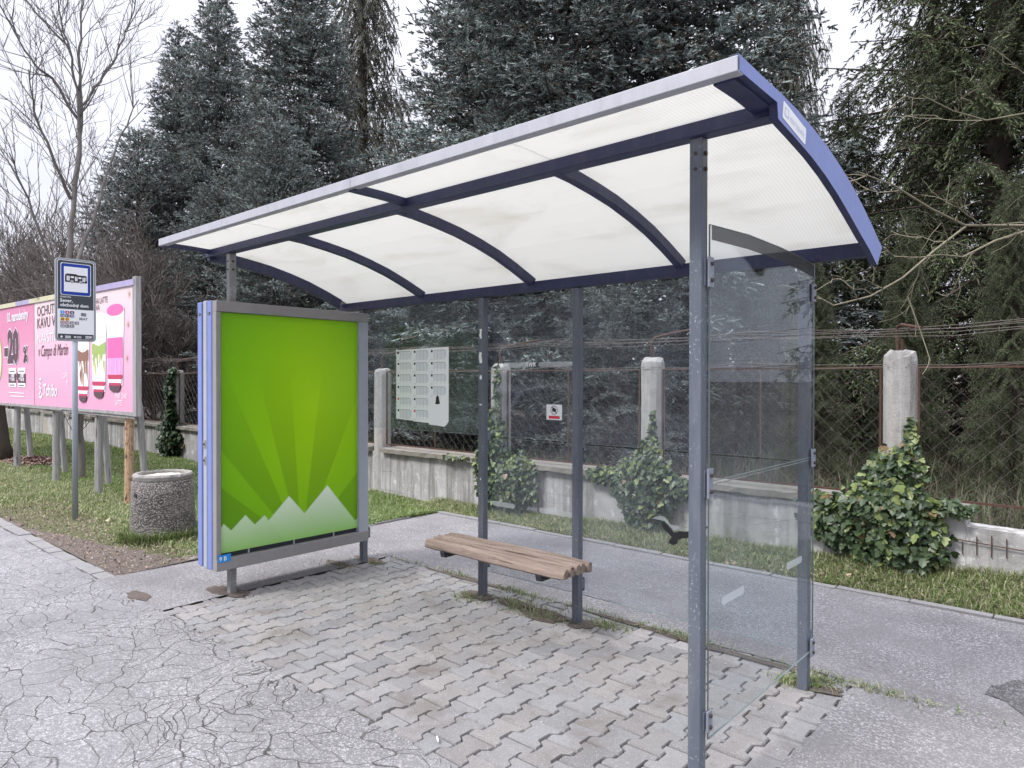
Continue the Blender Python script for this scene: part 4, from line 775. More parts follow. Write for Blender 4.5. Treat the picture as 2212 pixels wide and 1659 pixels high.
for x, h_ in zip(xs, hs):
    b = MB(('concrete',)); w = .120; n = 12; rings = []
    lv = [(-.1, 1), (.6, 1), (1.0, 1), (1.35, 1), (h_ - .09, 1), (h_ - .05, .97), (h_ - .015, .88), (h_, .70)]
    for z, k in lv:
        for i in range(n):
            a = 2 * math.pi * i / n + math.pi / 4; c, s_ = math.cos(a), math.sin(a); m_ = max(abs(c), abs(s_)); q_ = min(1.0, (abs(c) ** 6 + abs(s_) ** 6) ** (-1 / 6))
            rings.append((x + c * q_ * w * 1.0 * (1 if z < h_ - .06 else k) + r.uniform(-.003, .003), 3.69 + s_ * q_ * w * k + r.uniform(-.003, .003), z + (r.uniform(-.018, .012) if k < 1 else 0)))
    k = len(lv); b.add(rings, [(i * n + j, i * n + (j + 1) % n, (i + 1) * n + (j + 1) % n, (i + 1) * n + j) for i in range(k - 1) for j in range(n)] + [tuple((k - 1) * n + j for j in range(n))])
    po = b.build('concrete_post', fe)
    if x > -17:
        b = MB(('rust',)); sgn = -1 if x > 3 else -1
        if x > 3: P = [(x - .02, 3.69, h_ - .02), (x - .03, 3.69, h_ + .12), (x - .02, 3.67, h_ + .19), (x + .02, 3.62, h_ + .2), (x + .20, 3.40, h_ + .155)]
        else: P = [(x - .02, 3.69, h_ - .02), (x - .02, 3.69, h_ + .15), (x + .0, 3.72, h_ + .20), (x + .05, 3.78, h_ + .225), (x + .30, 4.05, h_ + .30)]
        b.tube(P, .013, 8); b.tube([(x + .01, 3.69, h_ - .02), (x + .01, 3.69, h_ + .09)], .010, 6); b.build('bracket', po)
order = sorted(xs)
for xa, xb in zip(order, order[1:]):
    coping(xa + .13, min(xb - .12, 4.12) if xb > 5 else xb - .12)
    x0, x1, z0, z1 = xa + .135, xb - .135, .685, 1.70; Yf = 3.66
    if x0 < -16: continue
    b = MB(('rust',)); t = .008
    for (ax, az, bx, bz) in ((x0, z0, x1, z0), (x0, z1, x1, z1), (x0, z0, x0, z1), (x1, z0, x1, z1), ((x0 + x1) / 2, z0, (x0 + x1) / 2, z1)): 
        if ax == bx: b.box(ax - t, Yf - t, az, ax + t, Yf + t, bz)
        else: b.box(ax - t - .002, Yf - t - .001, az - t, bx + t + .002, Yf + t + .001, az + t)
    fr_ = b.build('mesh_frame', fe)
    near_ = xa > -3; p = .062 if near_ else .085; b = MB(('wire',)); n = int((x1 - x0) / p); nz_ = int((z1 - z0) / p); rw = .0015 if near_ else .0022
    for i in range(n + 1):
        pts = []; 
        for k in range(nz_ * 1 + 1): pts.append((min(max(x0 + p * (i + (.5 if (k + i) % 2 else -.5) + .02 * math.sin(k * .7 + i)), x0), x1), Yf + (.003 if k % 2 else -.003), z0 + (z1 - z0) * k / nz_))
        b.tube(pts, rw, 3, 0, False)
    b.build('chain_link_mesh', fe)
b = MB(('wire',))
def barbed(pts, barb=.11):
    b.tube(pts, .0022, 3, 0, False)
    for a, c in zip(pts, pts[1:]):
        a, c = Vector(a), Vector(c); n = int((c - a).length / barb)
        for i in range(n):
            q = a + (c - a) * (i + .5) / n; d = Vector((r.uniform(-1, 1), r.uniform(-1, 1), r.uniform(-1, 1))).normalized() * .016; b.tube([q - d, q + d], .0014, 3, 0, False)
for dz, y in ((2.035, 3.68), (2.015, 3.60), (1.99, 3.52), (1.965, 3.45), (2.05, 3.72), (1.745, 3.60), (1.725, 3.58)):
    pts = []; xx = 9.0
    while xx > -17: pts.append((xx, y + r.uniform(-.02, .02), dz + r.uniform(-.012, .012) - (.03 if (xx % 2.2) > .7 else 0))); xx -= .55
    barbed(pts, .14)
b.build('barbed_wire', fe)
b = MB(('rust',)); b.tube([(4.02, FY - .02, .415), (4.6, FY - .022, .385), (5.6, FY - .02, .36)], .004, 5)
for x, a, c in ((4.10, .40, .33), (4.19, .45, .33), (4.28, .47, .33), (4.37, .46, .34), (4.5, .44, .33), (4.7, .43, .33)): b.tube([(x, FY - .014, a), (x, FY - .014, c - .02)], .004, 5)
b.build('reinforcing_bar', fe)
M['plate_white'] = M['white']
b = MB(('white', 'ink')); pl_ = [(-.055, 0), (.055, 0), (.05, .19), (-.05, .19)]
xq = -7.92
def wv(u, v, d): return (xq + u + .02 * math.sin(v * 9), 3.63 - d, 1.27 + v * 1.5)
b.poly(pl_, wv, 0, .004, 0)
for k in range(6): b.face([(-.02, .02 + k * .027), (.02, .02 + k * .027), (.02, .035 + k * .027), (-.02, .035 + k * .027)], wv, .006, 1)
tag(b.build('notice'), 'small curved white notice hanging on the chain link behind the blue edge strips', 'notice')
# ---------------------------------------------------------------- ivy
LT = np.array([(0, 0), (.30, .02), (.52, .28), (.28, .42), (.30, .66), (0, 1.0), (-.30, .66), (-.28, .42), (-.52, .28), (-.30, .02)])   # lobed leaf outline
LV = np.array([[x, .10 * abs(x) * 2 - .05, y] for x, y in LT] + [[0, -.03, .45]]); LF = np.array([[10, i, (i + 1) % 10] for i in range(10)])
def ivy(name, blobs, n, size, label, stems, light=.12, center=None, group='ivy plants on the fence posts', coln=None):
    root = empty(name, center, label, 'ivy', group); P = []; Zd = []; Xd = []; w = np.array([q[2] * q[3] * q[5] for q in blobs]); w = w / w.sum(); C = []
    for (cx, cz, rx, rz, bulge, dens, y0), k in zip(blobs, (w * n).astype(int)):
        a = rng.uniform(0, 2 * np.pi, k); q = np.sqrt(rng.random(k)) ; x = cx + rx * q * np.cos(a) * rng.uniform(.8, 1.1, k); z = cz + rz * q * np.sin(a) * rng.uniform(.8, 1.1, k)
        dpt = bulge * np.sqrt(np.clip(1 - q ** 2, 0, 1)) * rng.random(k) ** .35 * rng.uniform(.6, 1.15, k); y = y0 - .01 - dpt; ok = z > .02
        P.append(np.stack([x, y, z], 1)[ok]); k = ok.sum(); Zd.append(np.stack([rng.normal(0, .55, k), rng.normal(-.35, .3, k), rng.normal(-.8, .4, k)], 1)); Xd.append(np.stack([rng.normal(1, .3, k), rng.normal(0, .35, k), rng.normal(0, .3, k)], 1))
        h = (z[ok] - cz) / rz; t = rng.random(k); yel = (rng.random(k) < light * (1 + 1.6 * (h > .2)))
        c = np.array([.026, .050, .022]) * (1 - t[:, None]) + np.array([.075, .115, .048]) * t[:, None]; c[yel] = np.array([.20, .25, .08]) * rng.uniform(.7, 1.1, (yel.sum(), 1)); br = rng.random(k) < .02; c[br] = (.22, .14, .07); C.append(c)
    P = np.concatenate(P); Zd = np.concatenate(Zd); Xd = np.concatenate(Xd); C = np.concatenate(C); k = len(P); s_ = size * rng.uniform(.55, 1.25, k)
    V, F = tmpl_scatter(LV, LF, P, Zd, Xd, s_, s_ * rng.uniform(.85, 1.15, k)); np_mesh('leaves', V, F, 'leaf', np.repeat(C, 11, 0) * (.85 if coln is None else np.array(coln)), root)
    b = MB(('twig',)); rr_ = random.Random(len(blobs) * 7 + n)
    for (x0, z0, x1, z1, y0, rd) in stems:
        pts = []; m_ = 8
        for i in range(m_ + 1): t = i / m_; pts.append((x0 + (x1 - x0) * t + rr_.uniform(-.03, .03), y0 + rr_.uniform(-.015, .01), z0 + (z1 - z0) * t + rr_.uniform(-.02, .02)))
        b.tube(pts, [rd * (1 - .7 * i / m_) for i in range(m_ + 1)], 5)
    b.build('stem', root, 0, True)
    return root
ivy('ivy', [(3.60, .60, .36, .28, .22, 1.2, 3.58), (3.28, .46, .36, .22, .12, 1.0, 3.58), (3.74, .38, .30, .28, .20, 1.1, 3.58), (3.48, .25, .22, .2, .12, .8, 3.58), (3.90, .66, .28, .07, .12, .9, 3.58), (3.68, .92, .19, .20, .07, .9, 3.56), (3.77, 1.12, .03, .2, .02, 2.2, 3.57), (3.58, .88, .14, .12, .06, .8, 3.56), (3.10, .62, .22, .07, .1, .8, 3.58), (4.0, .66, .2, .05, .06, .7, 3.56)], 2600, .066, 'largest ivy clump with pale green tips, right of the shelter at the post base',
    [(3.62, .0, 3.64, .5, 3.52, .022), (3.66, .05, 3.5, .6, 3.5, .014), (3.7, .1, 3.78, 1.2, 3.56, .008), (3.3, .3, 3.15, .5, 3.5, .004), (3.9, .1, 4.0, .35, 3.52, .004)], .13, (3.65, 3.55, .1))
ivy('ivy', [(1.45, .55, .38, .35, .20, 1.1, 3.58), (1.15, .62, .45, .10, .10, .9, 3.58), (1.75, .58, .30, .12, .10, .9, 3.58), (1.48, .88, .13, .18, .06, .7, 3.56), (1.45, .25, .26, .18, .12, .9, 3.58), (1.52, 1.15, .03, .15, .03, 1.5, 3.57)], 2100, .06, 'wide low ivy clump spilling over the wall, behind the right rear glass pane',
    [(1.45, 0, 1.46, .6, 3.52, .016), (1.3, .4, .9, .6, 3.55, .006), (1.5, .3, 1.7, .1, 3.5, .004)], .10, (1.45, 3.55, .1))
ivy('ivy', [(-.58, .80, .22, .40, .16, 1.2, 3.56), (-.30, .42, .36, .36, .20, 1.1, 3.58), (-.62, .30, .26, .26, .14, .9, 3.58), (-.62, 1.10, .15, .18, .10, 1.0, 3.57), (-.12, .60, .20, .10, .12, .8, 3.58), (-.56, 1.5, .05, .26, .04, 1.2, 3.56), (-.80, .55, .16, .3, .08, .7, 3.58), (-1.3, .64, .35, .03, .06, .5, 3.56)], 2500, .06, 'tall ivy climbing the post between the two middle shelter posts, above the bench',
    [(-.5, 0, -.55, .8, 3.52, .018), (-.2, .4, .1, .9, 3.45, .006), (-.55, .8, -.55, 1.7, 3.57, .006), (-.7, .5, -1.0, .15, 3.5, .004)], .14, (-.55, 3.55, .1))
ivy('ivy', [(-9.66, 1.35, .15, .45, .13, 1.3, 3.60), (-9.62, .75, .26, .32, .18, 1.1, 3.60), (-9.65, .30, .45, .38, .26, 1.0, 3.62), (-9.9, .62, .4, .08, .12, .6, 3.6), (-9.66, 1.75, .17, .08, .13, 1.2, 3.66)], 2600, .095, 'dark ivy column wrapping the whole far left post, seen above the litter bin',
    [(-9.6, 0, -9.6, 1.2, 3.5, .02), (-9.9, .1, -9.7, .8, 3.5, .012)], .0, (-9.66, 3.55, .1), coln=(.62, .68, .72))
# ---------------------------------------------------------------- conifers
def spindle(needles=8, core=.42, seed=1):
    rr_ = np.random.default_rng(seed); V = [[0, 0, 0]]; F = []
    for t, k in ((.28, core), (.8, core * .8)):
        for j in range(3): V.append([k * math.cos(2.094 * j + t), k * math.sin(2.094 * j + t), t])
    V.append([0, 0, 1.0])
    for j in range(3): a, c = 1 + j, 1 + (j + 1) % 3; F += [[0, c, a], [a, c, c + 3], [a, c + 3, a + 3], [a + 3, c + 3, 7]]
    for i in range(needles):
        a = 2.4 * i + rr_.uniform(-.3, .3); t = .04 + .85 * i / needles; ca, sa = math.cos(a), math.sin(a); o = len(V)
        V += [[.2 * ca - .25 * sa, .2 * sa + .25 * ca, t], [.2 * ca + .25 * sa, .2 * sa - .25 * ca, t + .02], [1.15 * ca, 1.15 * sa, t + .22]]; F.append([o, o + 1, o + 2])
    return np.array(V, float), np.array(F)
SPV, SPF = spindle()
def conifer_geo(seed, H, R, z0, pitch, nwh, shoot, srad, droop, hang, spacing, bl_len, power=.85, gapf=.0, bare_twigs=.0, top_sharp=1.0):
    """returns shoot mesh arrays + wood MB; crown radius R, first whorl at z0"""
    rr_ = random.Random(seed); wood = MB(('bark',)); P = []; Z = []; SL = []; TI = []; tint = 1.0
    wood.tube([(0, 0, -.2), (.03, 0, H * .3), (-.02, .03, H * .65), (0, 0, H)], [H * .0155, H * .012, H * .007, .012], 8)
    z = z0; az = 0
    while z < H - .25:
        f = (z - z0) / (H - z0); prof_ = (1 - f) ** power * (1.0 if f > .10 else .72 + 2.8 * f)
        for k in range(nwh if f < .8 else nwh - 1):
            az += 2.399 + rr_.uniform(-.3, .3)
            if rr_.random() < gapf: continue
            Lb = R * prof_ * rr_.uniform(.72, 1.15) + .15; zz = z + rr_.uniform(-.15, .15)
            dx, dy = math.cos(az), math.sin(az); pts = []; m_ = max(5, int(Lb / .3)); rise = (.75 * f - .05)
            for i in range(m_ + 1):
                t = i / m_; dz = Lb * (rise * t - droop * (1 - f * .7) * t * t * .9 + .22 * t ** 3 * (1 - hang)); wob = .05 * Lb * math.sin(t * 4 + az * 3)
                pts.append(Vector((dx * Lb * t - dy * wob * .4, dy * Lb * t + dx * wob * .4, zz + dz)))
            wood.tube(pts, [.012 * Lb ** .8 * (1 - .85 * i / m_) + .004 for i in range(m_ + 1)], 4, 0, False)
            tint = rr_.choice((.62, .8, .95, 1.1, 1.3)) * rr_.uniform(.9, 1.1)
            start = max(.10, .3 * (1 - f)) ; s_ = start * Lb
            while s_ < Lb:
                if rr_.random() < .10: s_ += spacing * 2; continue
                t = s_ / Lb; i = min(m_ - 1, int(t * m_)); u_ = t * m_ - i; base = pts[i].lerp(pts[i + 1], u_); fd = (pts[i + 1] - pts[i]).normalized(); side = Vector((-fd.y, fd.x, 0)).normalized()
                for sg in (-1, 1):
                    bl = bl_len * (.35 + .65 * (1 - abs(t - .45))) * min(1, Lb / 1.6 + .25) * rr_.uniform(.6, 1.2); 
                    if t > .85: bl *= .6
                    dirv = (fd * rr_.uniform(.5, .9) + side * sg * rr_.uniform(.6, 1.0) + Vector((0, 0, rr_.uniform(-.15, .15) - hang * 1.3))).normalized(); nq = max(2, int(bl / spacing)); q = base.copy(); cur = dirv.copy()
                    for j in range(nq):
                        st = bl / nq; cur = (cur + Vector((0, 0, (-.10 - hang * .22) if j < nq * .6 else .06 - hang * .25))).normalized(); nx_ = q + cur * st
                        if j < nq - 1 or True:
                            for sg2 in (-1, 1, 0):
                                if sg2 == 0 and rr_.random() < .35: continue
                                sd = cur.cross(Vector((0, 0, 1))); sd = sd.normalized() if sd.length > .01 else side
                                d_ = cur * rr_.uniform(.35, .9) + sd * sg2 * rr_.uniform(.5, .95) + Vector((rr_.uniform(-.2, .2), rr_.uniform(-.2, .2), rr_.uniform(-.35, .8) * (1 - hang * 1.6) - hang * .9 + (.45 if sg2 == 0 else 0)))
                                P.append(q.lerp(nx_, rr_.random())); Z.append(d_); SL.append(shoot * rr_.uniform(.65, 1.25)); TI.append(tint)
                        q = nx_
                    P.append(q); Z.append(cur + Vector((0, 0, .2 - hang))); SL.append(shoot * rr_.uniform(.9, 1.3)); TI.append(tint)
                    if rr_.random() < .5: wood.tube([base, base + dirv * bl * .5, q], .004, 3, 0, False)
                s_ += spacing * rr_.uniform(1.1, 1.9)
            P.append(pts[-1]); Z.append(pts[-1] - pts[-2]); SL.append(shoot * 1.3); TI.append(tint)
        z += pitch * rr_.uniform(.75, 1.25) * (1 - .35 * f)
    for k in range(14): P.append(Vector((0, 0, H - .5 + k * .035))); Z.append(Vector((math.cos(k * 2.4), math.sin(k * 2.4), 1.2))); SL.append(shoot); TI.append(1.0)
    P = np.array([tuple(p) for p in P]); Z = np.array([tuple(p) for p in Z]); SL = np.array(SL)
    return P, Z, SL, wood, np.array(TI)
def conifer_mesh(name, seed, cols, needles_obj_mat='needles', srad=.022, **kw):
    P, Z, SL, wood, TI = conifer_geo(seed, srad=srad, **kw); n = len(P); g_ = np.random.default_rng(seed)
    V, F = tmpl_scatter(SPV, SPF, P, Z, g_.normal(size=(n, 3)), SL, srad * g_.uniform(.8, 1.25, n)); V = V.astype(np.float32)
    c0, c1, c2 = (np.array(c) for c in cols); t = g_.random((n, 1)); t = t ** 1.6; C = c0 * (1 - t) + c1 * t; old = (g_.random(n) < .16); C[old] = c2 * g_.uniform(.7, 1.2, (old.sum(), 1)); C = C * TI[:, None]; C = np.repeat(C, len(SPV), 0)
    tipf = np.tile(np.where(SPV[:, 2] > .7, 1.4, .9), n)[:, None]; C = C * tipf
    print(name, 'shoots', n, 'tris', len(F)); return V, F, C, wood
SH = 1.0
BLUE = ((.085, .105, .10), (.30, .345, .33), (.10, .085, .07)); GREEN = ((.038, .052, .026), (.13, .16, .08), (.09, .08, .06)); GREY = ((.09, .095, .075), (.16, .165, .13), (.12, .095, .075))
protos = {}
def proto(key, seed, cols, **kw):
    V, F, C, wood = conifer_mesh(key, seed, cols, **kw)
    me_o = np_mesh('crown', V, F, 'needles', C); wd = wood.build('trunk', None, 0, True)
    protos[key] = (me_o.data, wd.data); bpy.data.objects.remove(me_o); bpy.data.objects.remove(wd)
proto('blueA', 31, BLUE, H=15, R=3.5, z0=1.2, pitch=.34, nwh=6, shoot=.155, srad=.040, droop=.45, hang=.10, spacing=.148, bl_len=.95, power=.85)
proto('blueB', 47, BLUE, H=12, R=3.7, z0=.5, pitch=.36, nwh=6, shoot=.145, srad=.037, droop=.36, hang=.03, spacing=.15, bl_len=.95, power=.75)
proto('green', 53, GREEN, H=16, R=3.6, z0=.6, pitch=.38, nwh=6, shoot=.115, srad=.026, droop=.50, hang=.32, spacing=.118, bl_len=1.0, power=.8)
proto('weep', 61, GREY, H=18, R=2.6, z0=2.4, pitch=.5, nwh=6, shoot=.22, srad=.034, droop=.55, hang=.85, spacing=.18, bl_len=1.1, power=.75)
def tree(key, x_px, zc, h, label, rot, zoff=.3, sxy=1.0, group='spruces behind the fence', name='spruce_tree'):
    me, wd = protos[key]; H0 = {'blueA': 15, 'blueB': 12, 'green': 16, 'weep': 18}[key]; p = px(x_px, 818, zc); root = empty(name, (p.x, p.y, zoff), label, 'tree', group)
    k = h / H0; root.scale = (k * sxy, k * sxy, k); root.rotation_euler = (0, 0, rot)
    for nm, d in (('crown', me), ('trunk', wd)): o = bpy.data.objects.new(nm, d); COL.objects.link(o); o.parent = root
    return root
T_ = [
 ('blueA', 388, 26, 14.4, 'left twin-topped blue spruce, its lower pointed tip nearest the bare tree', 0.3, .72),
 ('blueA', 472, 25, 15.6, 'tall blue spruce whose pointed tip touches the top edge, left of centre', 1.9, .74),
 ('blueB', 300, 24, 9.8, 'lower blue spruce beyond the bus stop sign, behind bare twigs', 2.2, 1.0),
 ('blueA', 650, 21, 14.6, 'blue spruce with bushy branches directly above the advertising case', 4.0, .95),
 ('weep', 785, 25, 19, 'brownish weeping spruce with hanging branchlets between the blue spruces', .8, 1.0),
 ('blueB', 600, 15.5, 7.0, 'short blue spruce filling the gap above the left end of the shelter roof', 3.1, .9),
 ('blueB', 1045, 17, 12.0, 'dense blue spruce left of the thick dark trunk, above the middle of the roof', .5, .95),
 ('blueA', 1211, 14.5, 15.5, 'large near blue spruce with a thick dark trunk above the centre of the roof', 2.7, 1.15),
 ('blueB', 1090, 13.5, 6.6, 'low blue spruce seen through the left and middle rear glass panes', 5.1, 1.05),
 ('blueA', 1460, 14, 15.0, 'blue spruce with heavy pale branches above the highest part of the roof', 5.6, 1.05),
 ('blueB', 1330, 11, 4.8, 'small blue spruce behind the fence post seen through the right rear pane', 1.2, .9),
 ('weep', 1700, 19, 17, 'dark thin-crowned conifer against the sky beside the roof corner', 2.0, .62),
 ('green', 2150, 12.5, 17, 'large dark green spruce with a thick trunk at the right edge', .9, 1.0),
 ('green', 1830, 14.5, 7.4, 'mid-height green spruce right behind the blue end plate of the roof', 2.4, 1.05),
 ('green', 1960, 9.8, 3.6, 'young bright green spruce behind the chain link, above the nearest post', 4.4, .8),
 ('green', 2190, 8.6, 3.9, 'young green spruce behind the chain link at the right edge', 5.9, .75),
 ('green', 2330, 13, 17, 'tall green spruce whose left branches enter at the top right corner', 3.0, 1.1),
 ('green', 1760, 9.5, 3.0, 'low green spruce just behind the fence, right of the shelter glass', .2, .9),
 ('blueB', 860, 12.5, 5.2, 'low blue spruce behind the timetable sheet', 2.9, 1.0),
 ('blueB', 470, 19, 6.5, 'low dark blue spruce behind the fence, left of the advertising case', 4.7, 1.15),
 ('green', 1600, 12.5, 6.5, 'dark green spruce behind the right front post of the shelter', 1.4, 1.0),
 ('weep', 560, 31, 15, 'distant weeping conifer between the two pointed blue spruces', 1.0, 1.3),
 ('weep', 1090, 27, 12, 'distant weeping conifer filling the gap left of the thick trunk', 2.1, 1.4),
 ('weep', 1560, 26, 13, 'distant weeping conifer behind the highest part of the roof', 3.3, 1.4),
 ('weep', 2010, 24, 15, 'distant weeping conifer behind the large green spruce', 4.6, 1.0),
 ('weep', 900, 30, 11, 'distant weeping conifer low between the brownish spruce and the dense one', 5.5, 1.5),
 ('green', 1300, 20, 8, 'far green spruce in the shade under the thick-trunked one', .1, 1.3),
 ('green', 700, 18, 6, 'far green spruce low behind the top of the advertising case', 2.1, 1.3),
]
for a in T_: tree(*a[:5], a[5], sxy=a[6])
# ---------------------------------------------------------------- bare trees and thicket
def bare_tree(name, seed, base, h, label, spread=.5, r0=.09, depth=6, mat='bark_grey', stems=1, lean=(0, 0), cat='tree', group=None, twigs=1.0, first=.25, rmin=.0035, up=.25):
    rr_ = random.Random(seed); root = empty(name, base, label, cat, group); tr = MB((mat,)); br = MB((mat,)); cnt = [0]
    def grow(p, d, l_, rd, dep, mb):
        n = 4 if dep > 2 else 3; pts = [p.copy()]; rs = [rd]; q = p.copy(); dd = d.copy()
        for i in range(n): dd = (dd + Vector((rr_.gauss(0, .13), rr_.gauss(0, .13), rr_.gauss(0, .08) + (.03 if dep > 1 else .0)))).normalized(); q = q + dd * l_ / n; pts.append(q.copy()); rs.append(max(rmin * .6, rd * (1 - .45 * (i + 1) / n)))
        mb.tube(pts, rs, 6 if dep >= depth - 1 else (4 if dep > 2 else 3), 0, False); cnt[0] += 1
        if dep == 0: return
        k = rr_.choice((2, 3, 3, 4)) if dep > 1 else int(rr_.choice((2, 3)) * twigs)
        for i in range(k):
            t = rr_.uniform(first if dep == depth else .3, 1.0); j = min(n - 1, int(t * n)); b0 = pts[j].lerp(pts[j + 1], t * n - j); a = rr_.uniform(0, 6.28); o = dd.orthogonal().normalized(); o2 = dd.cross(o); sp_ = rr_.uniform(.35, 1.0) * spread * 2
            nd = (dd + (o * math.cos(a) + o2 * math.sin(a)) * sp_ + Vector((0, 0, up))).normalized(); grow(b0, nd, l_ * rr_.uniform(.5, .8), max(rmin, rs[j] * rr_.uniform(.45, .65)), dep - 1, br)
        grow(q, dd, l_ * rr_.uniform(.6, .8), max(rmin, rs[-1]), dep - 1, br)
    for s_ in range(stems):
        a = rr_.uniform(0, 6.28); off = Vector((math.cos(a), math.sin(a), 0)) * (0 if stems == 1 else rr_.uniform(.05, .5)); d = Vector((lean[0] + (rr_.uniform(-.35, .35) if stems > 1 else 0), lean[1] + (rr_.uniform(-.35, .35) if stems > 1 else 0), 1)).normalized()
        grow(Vector(base) + off, d, h * .36 * rr_.uniform(.8, 1.1), r0 * rr_.uniform(.7, 1.1), depth, tr)
    tr.build('trunk', root, 0, True); br.build('branches', root, 0, True); return root
def path_tree(seed, zc, paths, base, label, mat='bark_grey', cat='tree'):
    rr_ = random.Random(seed); root = empty('bare_tree', base, label, cat); tr = MB((mat,)); br = MB((mat,))
    def sprout(p, d, l_, rd, dep):
        pts = [p.copy()]; q = p.copy(); dd = d.copy()
        for i in range(5): dd = (dd + Vector((rr_.gauss(0, .10), rr_.gauss(0, .10), rr_.gauss(.07, .06)))).normalized(); q = q + dd * l_ / 5; pts.append(q.copy())
        br.tube(pts, [max(.0032, rd * (1 - .13 * i)) for i in range(6)], 4 if dep > 1 else 3, 0, False)
        if dep:
            for k in range(rr_.choice((2, 3, 4))):
                j = rr_.randrange(1, 5); o = dd.orthogonal().normalized(); o2 = dd.cross(o); a_ = rr_.uniform(0, 6.28); sprout(pts[j], (dd + (o * math.cos(a_) + o2 * math.sin(a_)) * rr_.uniform(.5, 1.0)).normalized(), l_ * rr_.uniform(.35, .65), rd * .55, dep - 1)
    for pl_, r0, r1, ns_ in paths:
        pts = [px(x, y, zc + dz) for x, y, dz in pl_]; k = len(pts); fine = []
        for i in range(k - 1):
            for j in range(4): fine.append(pts[i].lerp(pts[i + 1], j / 4) + Vector((rr_.uniform(-1, 1), rr_.uniform(-1, 1), 0)) * .02)
        fine.append(pts[-1]); n_ = len(fine); tr.tube(fine, [r0 + (r1 - r0) * i / (n_ - 1) for i in range(n_)], 7, 0, False)
        for q_ in range(ns_):
            j = rr_.randrange(1, n_ - 1); d0 = (fine[j + 1] - fine[j]).normalized(); a_ = rr_.uniform(0, 6.28); o = d0.orthogonal().normalized(); o2 = d0.cross(o)
            sprout(fine[j], (d0 * .8 + (o * math.cos(a_) + o2 * math.sin(a_)) * rr_.uniform(.4, .8)).normalized(), rr_.uniform(.6, 1.5), .009, 2)
    tr.build('trunk', root, 0, True); br.build('branches', root, 0, True)
p = px(172, 1030, 11.3)
path_tree(5, 11.3, [([(174, 1036, 0), (172, 900, 0), (160, 720, 0), (150, 560, .1), (158, 420, .2), (173, 308, .3), (175, 210, .3), (172, 122, .3), (175, 52, .2), (182, -40, .2)], .062, .009, 24),
  ([(173, 308, .3), (168, 196, .2), (151, 105, 0), (131, 42, -.1), (122, -40, -.2)], .026, .009, 12), ([(160, 400, .2), (178, 228, .5), (217, 175, .7), (252, 122, .8), (270, 70, .9), (291, 10, 1), (300, -60, 1)], .026, .007, 14),
  ([(168, 260, .3), (115, 168, 0), (80, 147, -.3), (52, 105, -.4), (35, 70, -.5), (20, 30, -.6)], .025, .007, 12), ([(151, 105, 0), (98, 52, -.2), (56, 0, -.3), (30, -50, -.4)], .018, .008, 8), ([(155, 430, .2), (110, 330, -.2), (75, 240, -.5), (62, 150, -.8)], .03, .008, 12),
  ([(152, 600, 0), (200, 480, .4), (230, 380, .7), (262, 290, .9), (300, 215, 1)], .035, .008, 16), ([(152, 640, 0), (95, 520, -.4), (60, 430, -.6), (20, 330, -.9)], .03, .009, 14)],
  (p.x, p.y, -.05), 'tall bare tree with forked stems behind the bus stop sign, against the sky')
p = px(60, 818, 23.5); bare_tree('bare_tree', 12, (p.x, p.y, .2), 9.5, 'bare tree with wide crown at the left edge above the billboard', .35, .09, 5, stems=2, up=.3, rmin=.010)
grp = 'bare bushes behind the billboard'
for i, (xp, zc, h, lab) in enumerate(((20, 24.8, 6.0, 'brown leafless thicket above the left end of the billboard'), (130, 21, 5.4, 'brown leafless thicket behind the bus stop sign'), (250, 18.5, 6, 'brown leafless bush above the right end of the billboard'), (340, 16.7, 4.6, 'leafless bush between the billboard and the advertising case'), (-60, 29, 7.5, 'leafless thicket cut off by the left edge'), (90, 23, 6.6, 'tall leafless thicket at the left against the sky'))):
    p = px(xp, 818, zc); bare_tree('bare_bush', 40 + i, (p.x, p.y, .2), h, lab, .55, .045, 5, 'twig', 6, cat='bush', group=grp, twigs=1.3, first=.1, rmin=.008, up=.2)
# dark ivy covered trunk at the left edge
p = px(2, 995, 13.6); root = empty('tree_trunk', (p.x, p.y, 0), 'dark tree trunk at the left edge behind the billboard', 'tree'); b = MB(('bark',)); b.tube([tuple(Vector((p.x, p.y, z_)) - RX * o_) for z_, o_ in ((-.1, 0), (.3, .02), (1.2, .12), (1.9, .35), (2.8, .9), (4.5, 2.0))], [.30, .17, .15, .14, .12, .08], 12); b.build('trunk', root, 0, True)
# lichen covered branches reaching in from the right
root = empty('lichen_tree', (7.2, 5.2, .3), 'bare lichen-covered branches reaching in from the right edge', 'tree'); b = MB(('lichen',)); c_ = MB(('lichen',)); rr_ = random.Random(77)
b.tube([(7.2, 5.2, .2), (7.1, 5.1, 1.5), (7.15, 5.0, 3.2), (7.3, 5.0, 5.5)], [.11, .10, .08, .05], 8)
def twig(pts, rd, dep):
    c_.tube(pts, [.75 * rd * (1 - .7 * i / (len(pts) - 1)) + .0016 for i in range(len(pts))], 5 if dep == 2 else 3, 0, False)
    if dep == 0: return
    for i in range(1, len(pts)):
        for k in range(1):
            a, e = Vector(pts[i - 1]), Vector(pts[i]); d = (e - a).normalized(); s_ = a.lerp(e, rr_.random()); nd = (d + Vector((rr_.uniform(-.7, .7), rr_.uniform(-.7, .7), rr_.uniform(-.9, .8)))).normalized(); l_ = rr_.uniform(.25, .7) * (1 if dep == 2 else .5); q = [s_]
            for j in range(5): nd = (nd + Vector((rr_.gauss(0, .26), rr_.gauss(0, .26), rr_.gauss(.03, .26)))).normalized(); q.append(q[-1] + nd * l_ / 5)
            twig(q, rd * .38, dep - 1)
def path_px(L_): return [px(x, y, z) for x, y, z in L_]
twig(path_px([(2420, 480, 5.6), (2212, 487, 5.6), (2085, 487, 5.6), (2010, 450, 5.5), (1930, 400, 5.4), (1850, 370, 5.3)]), .016, 2)
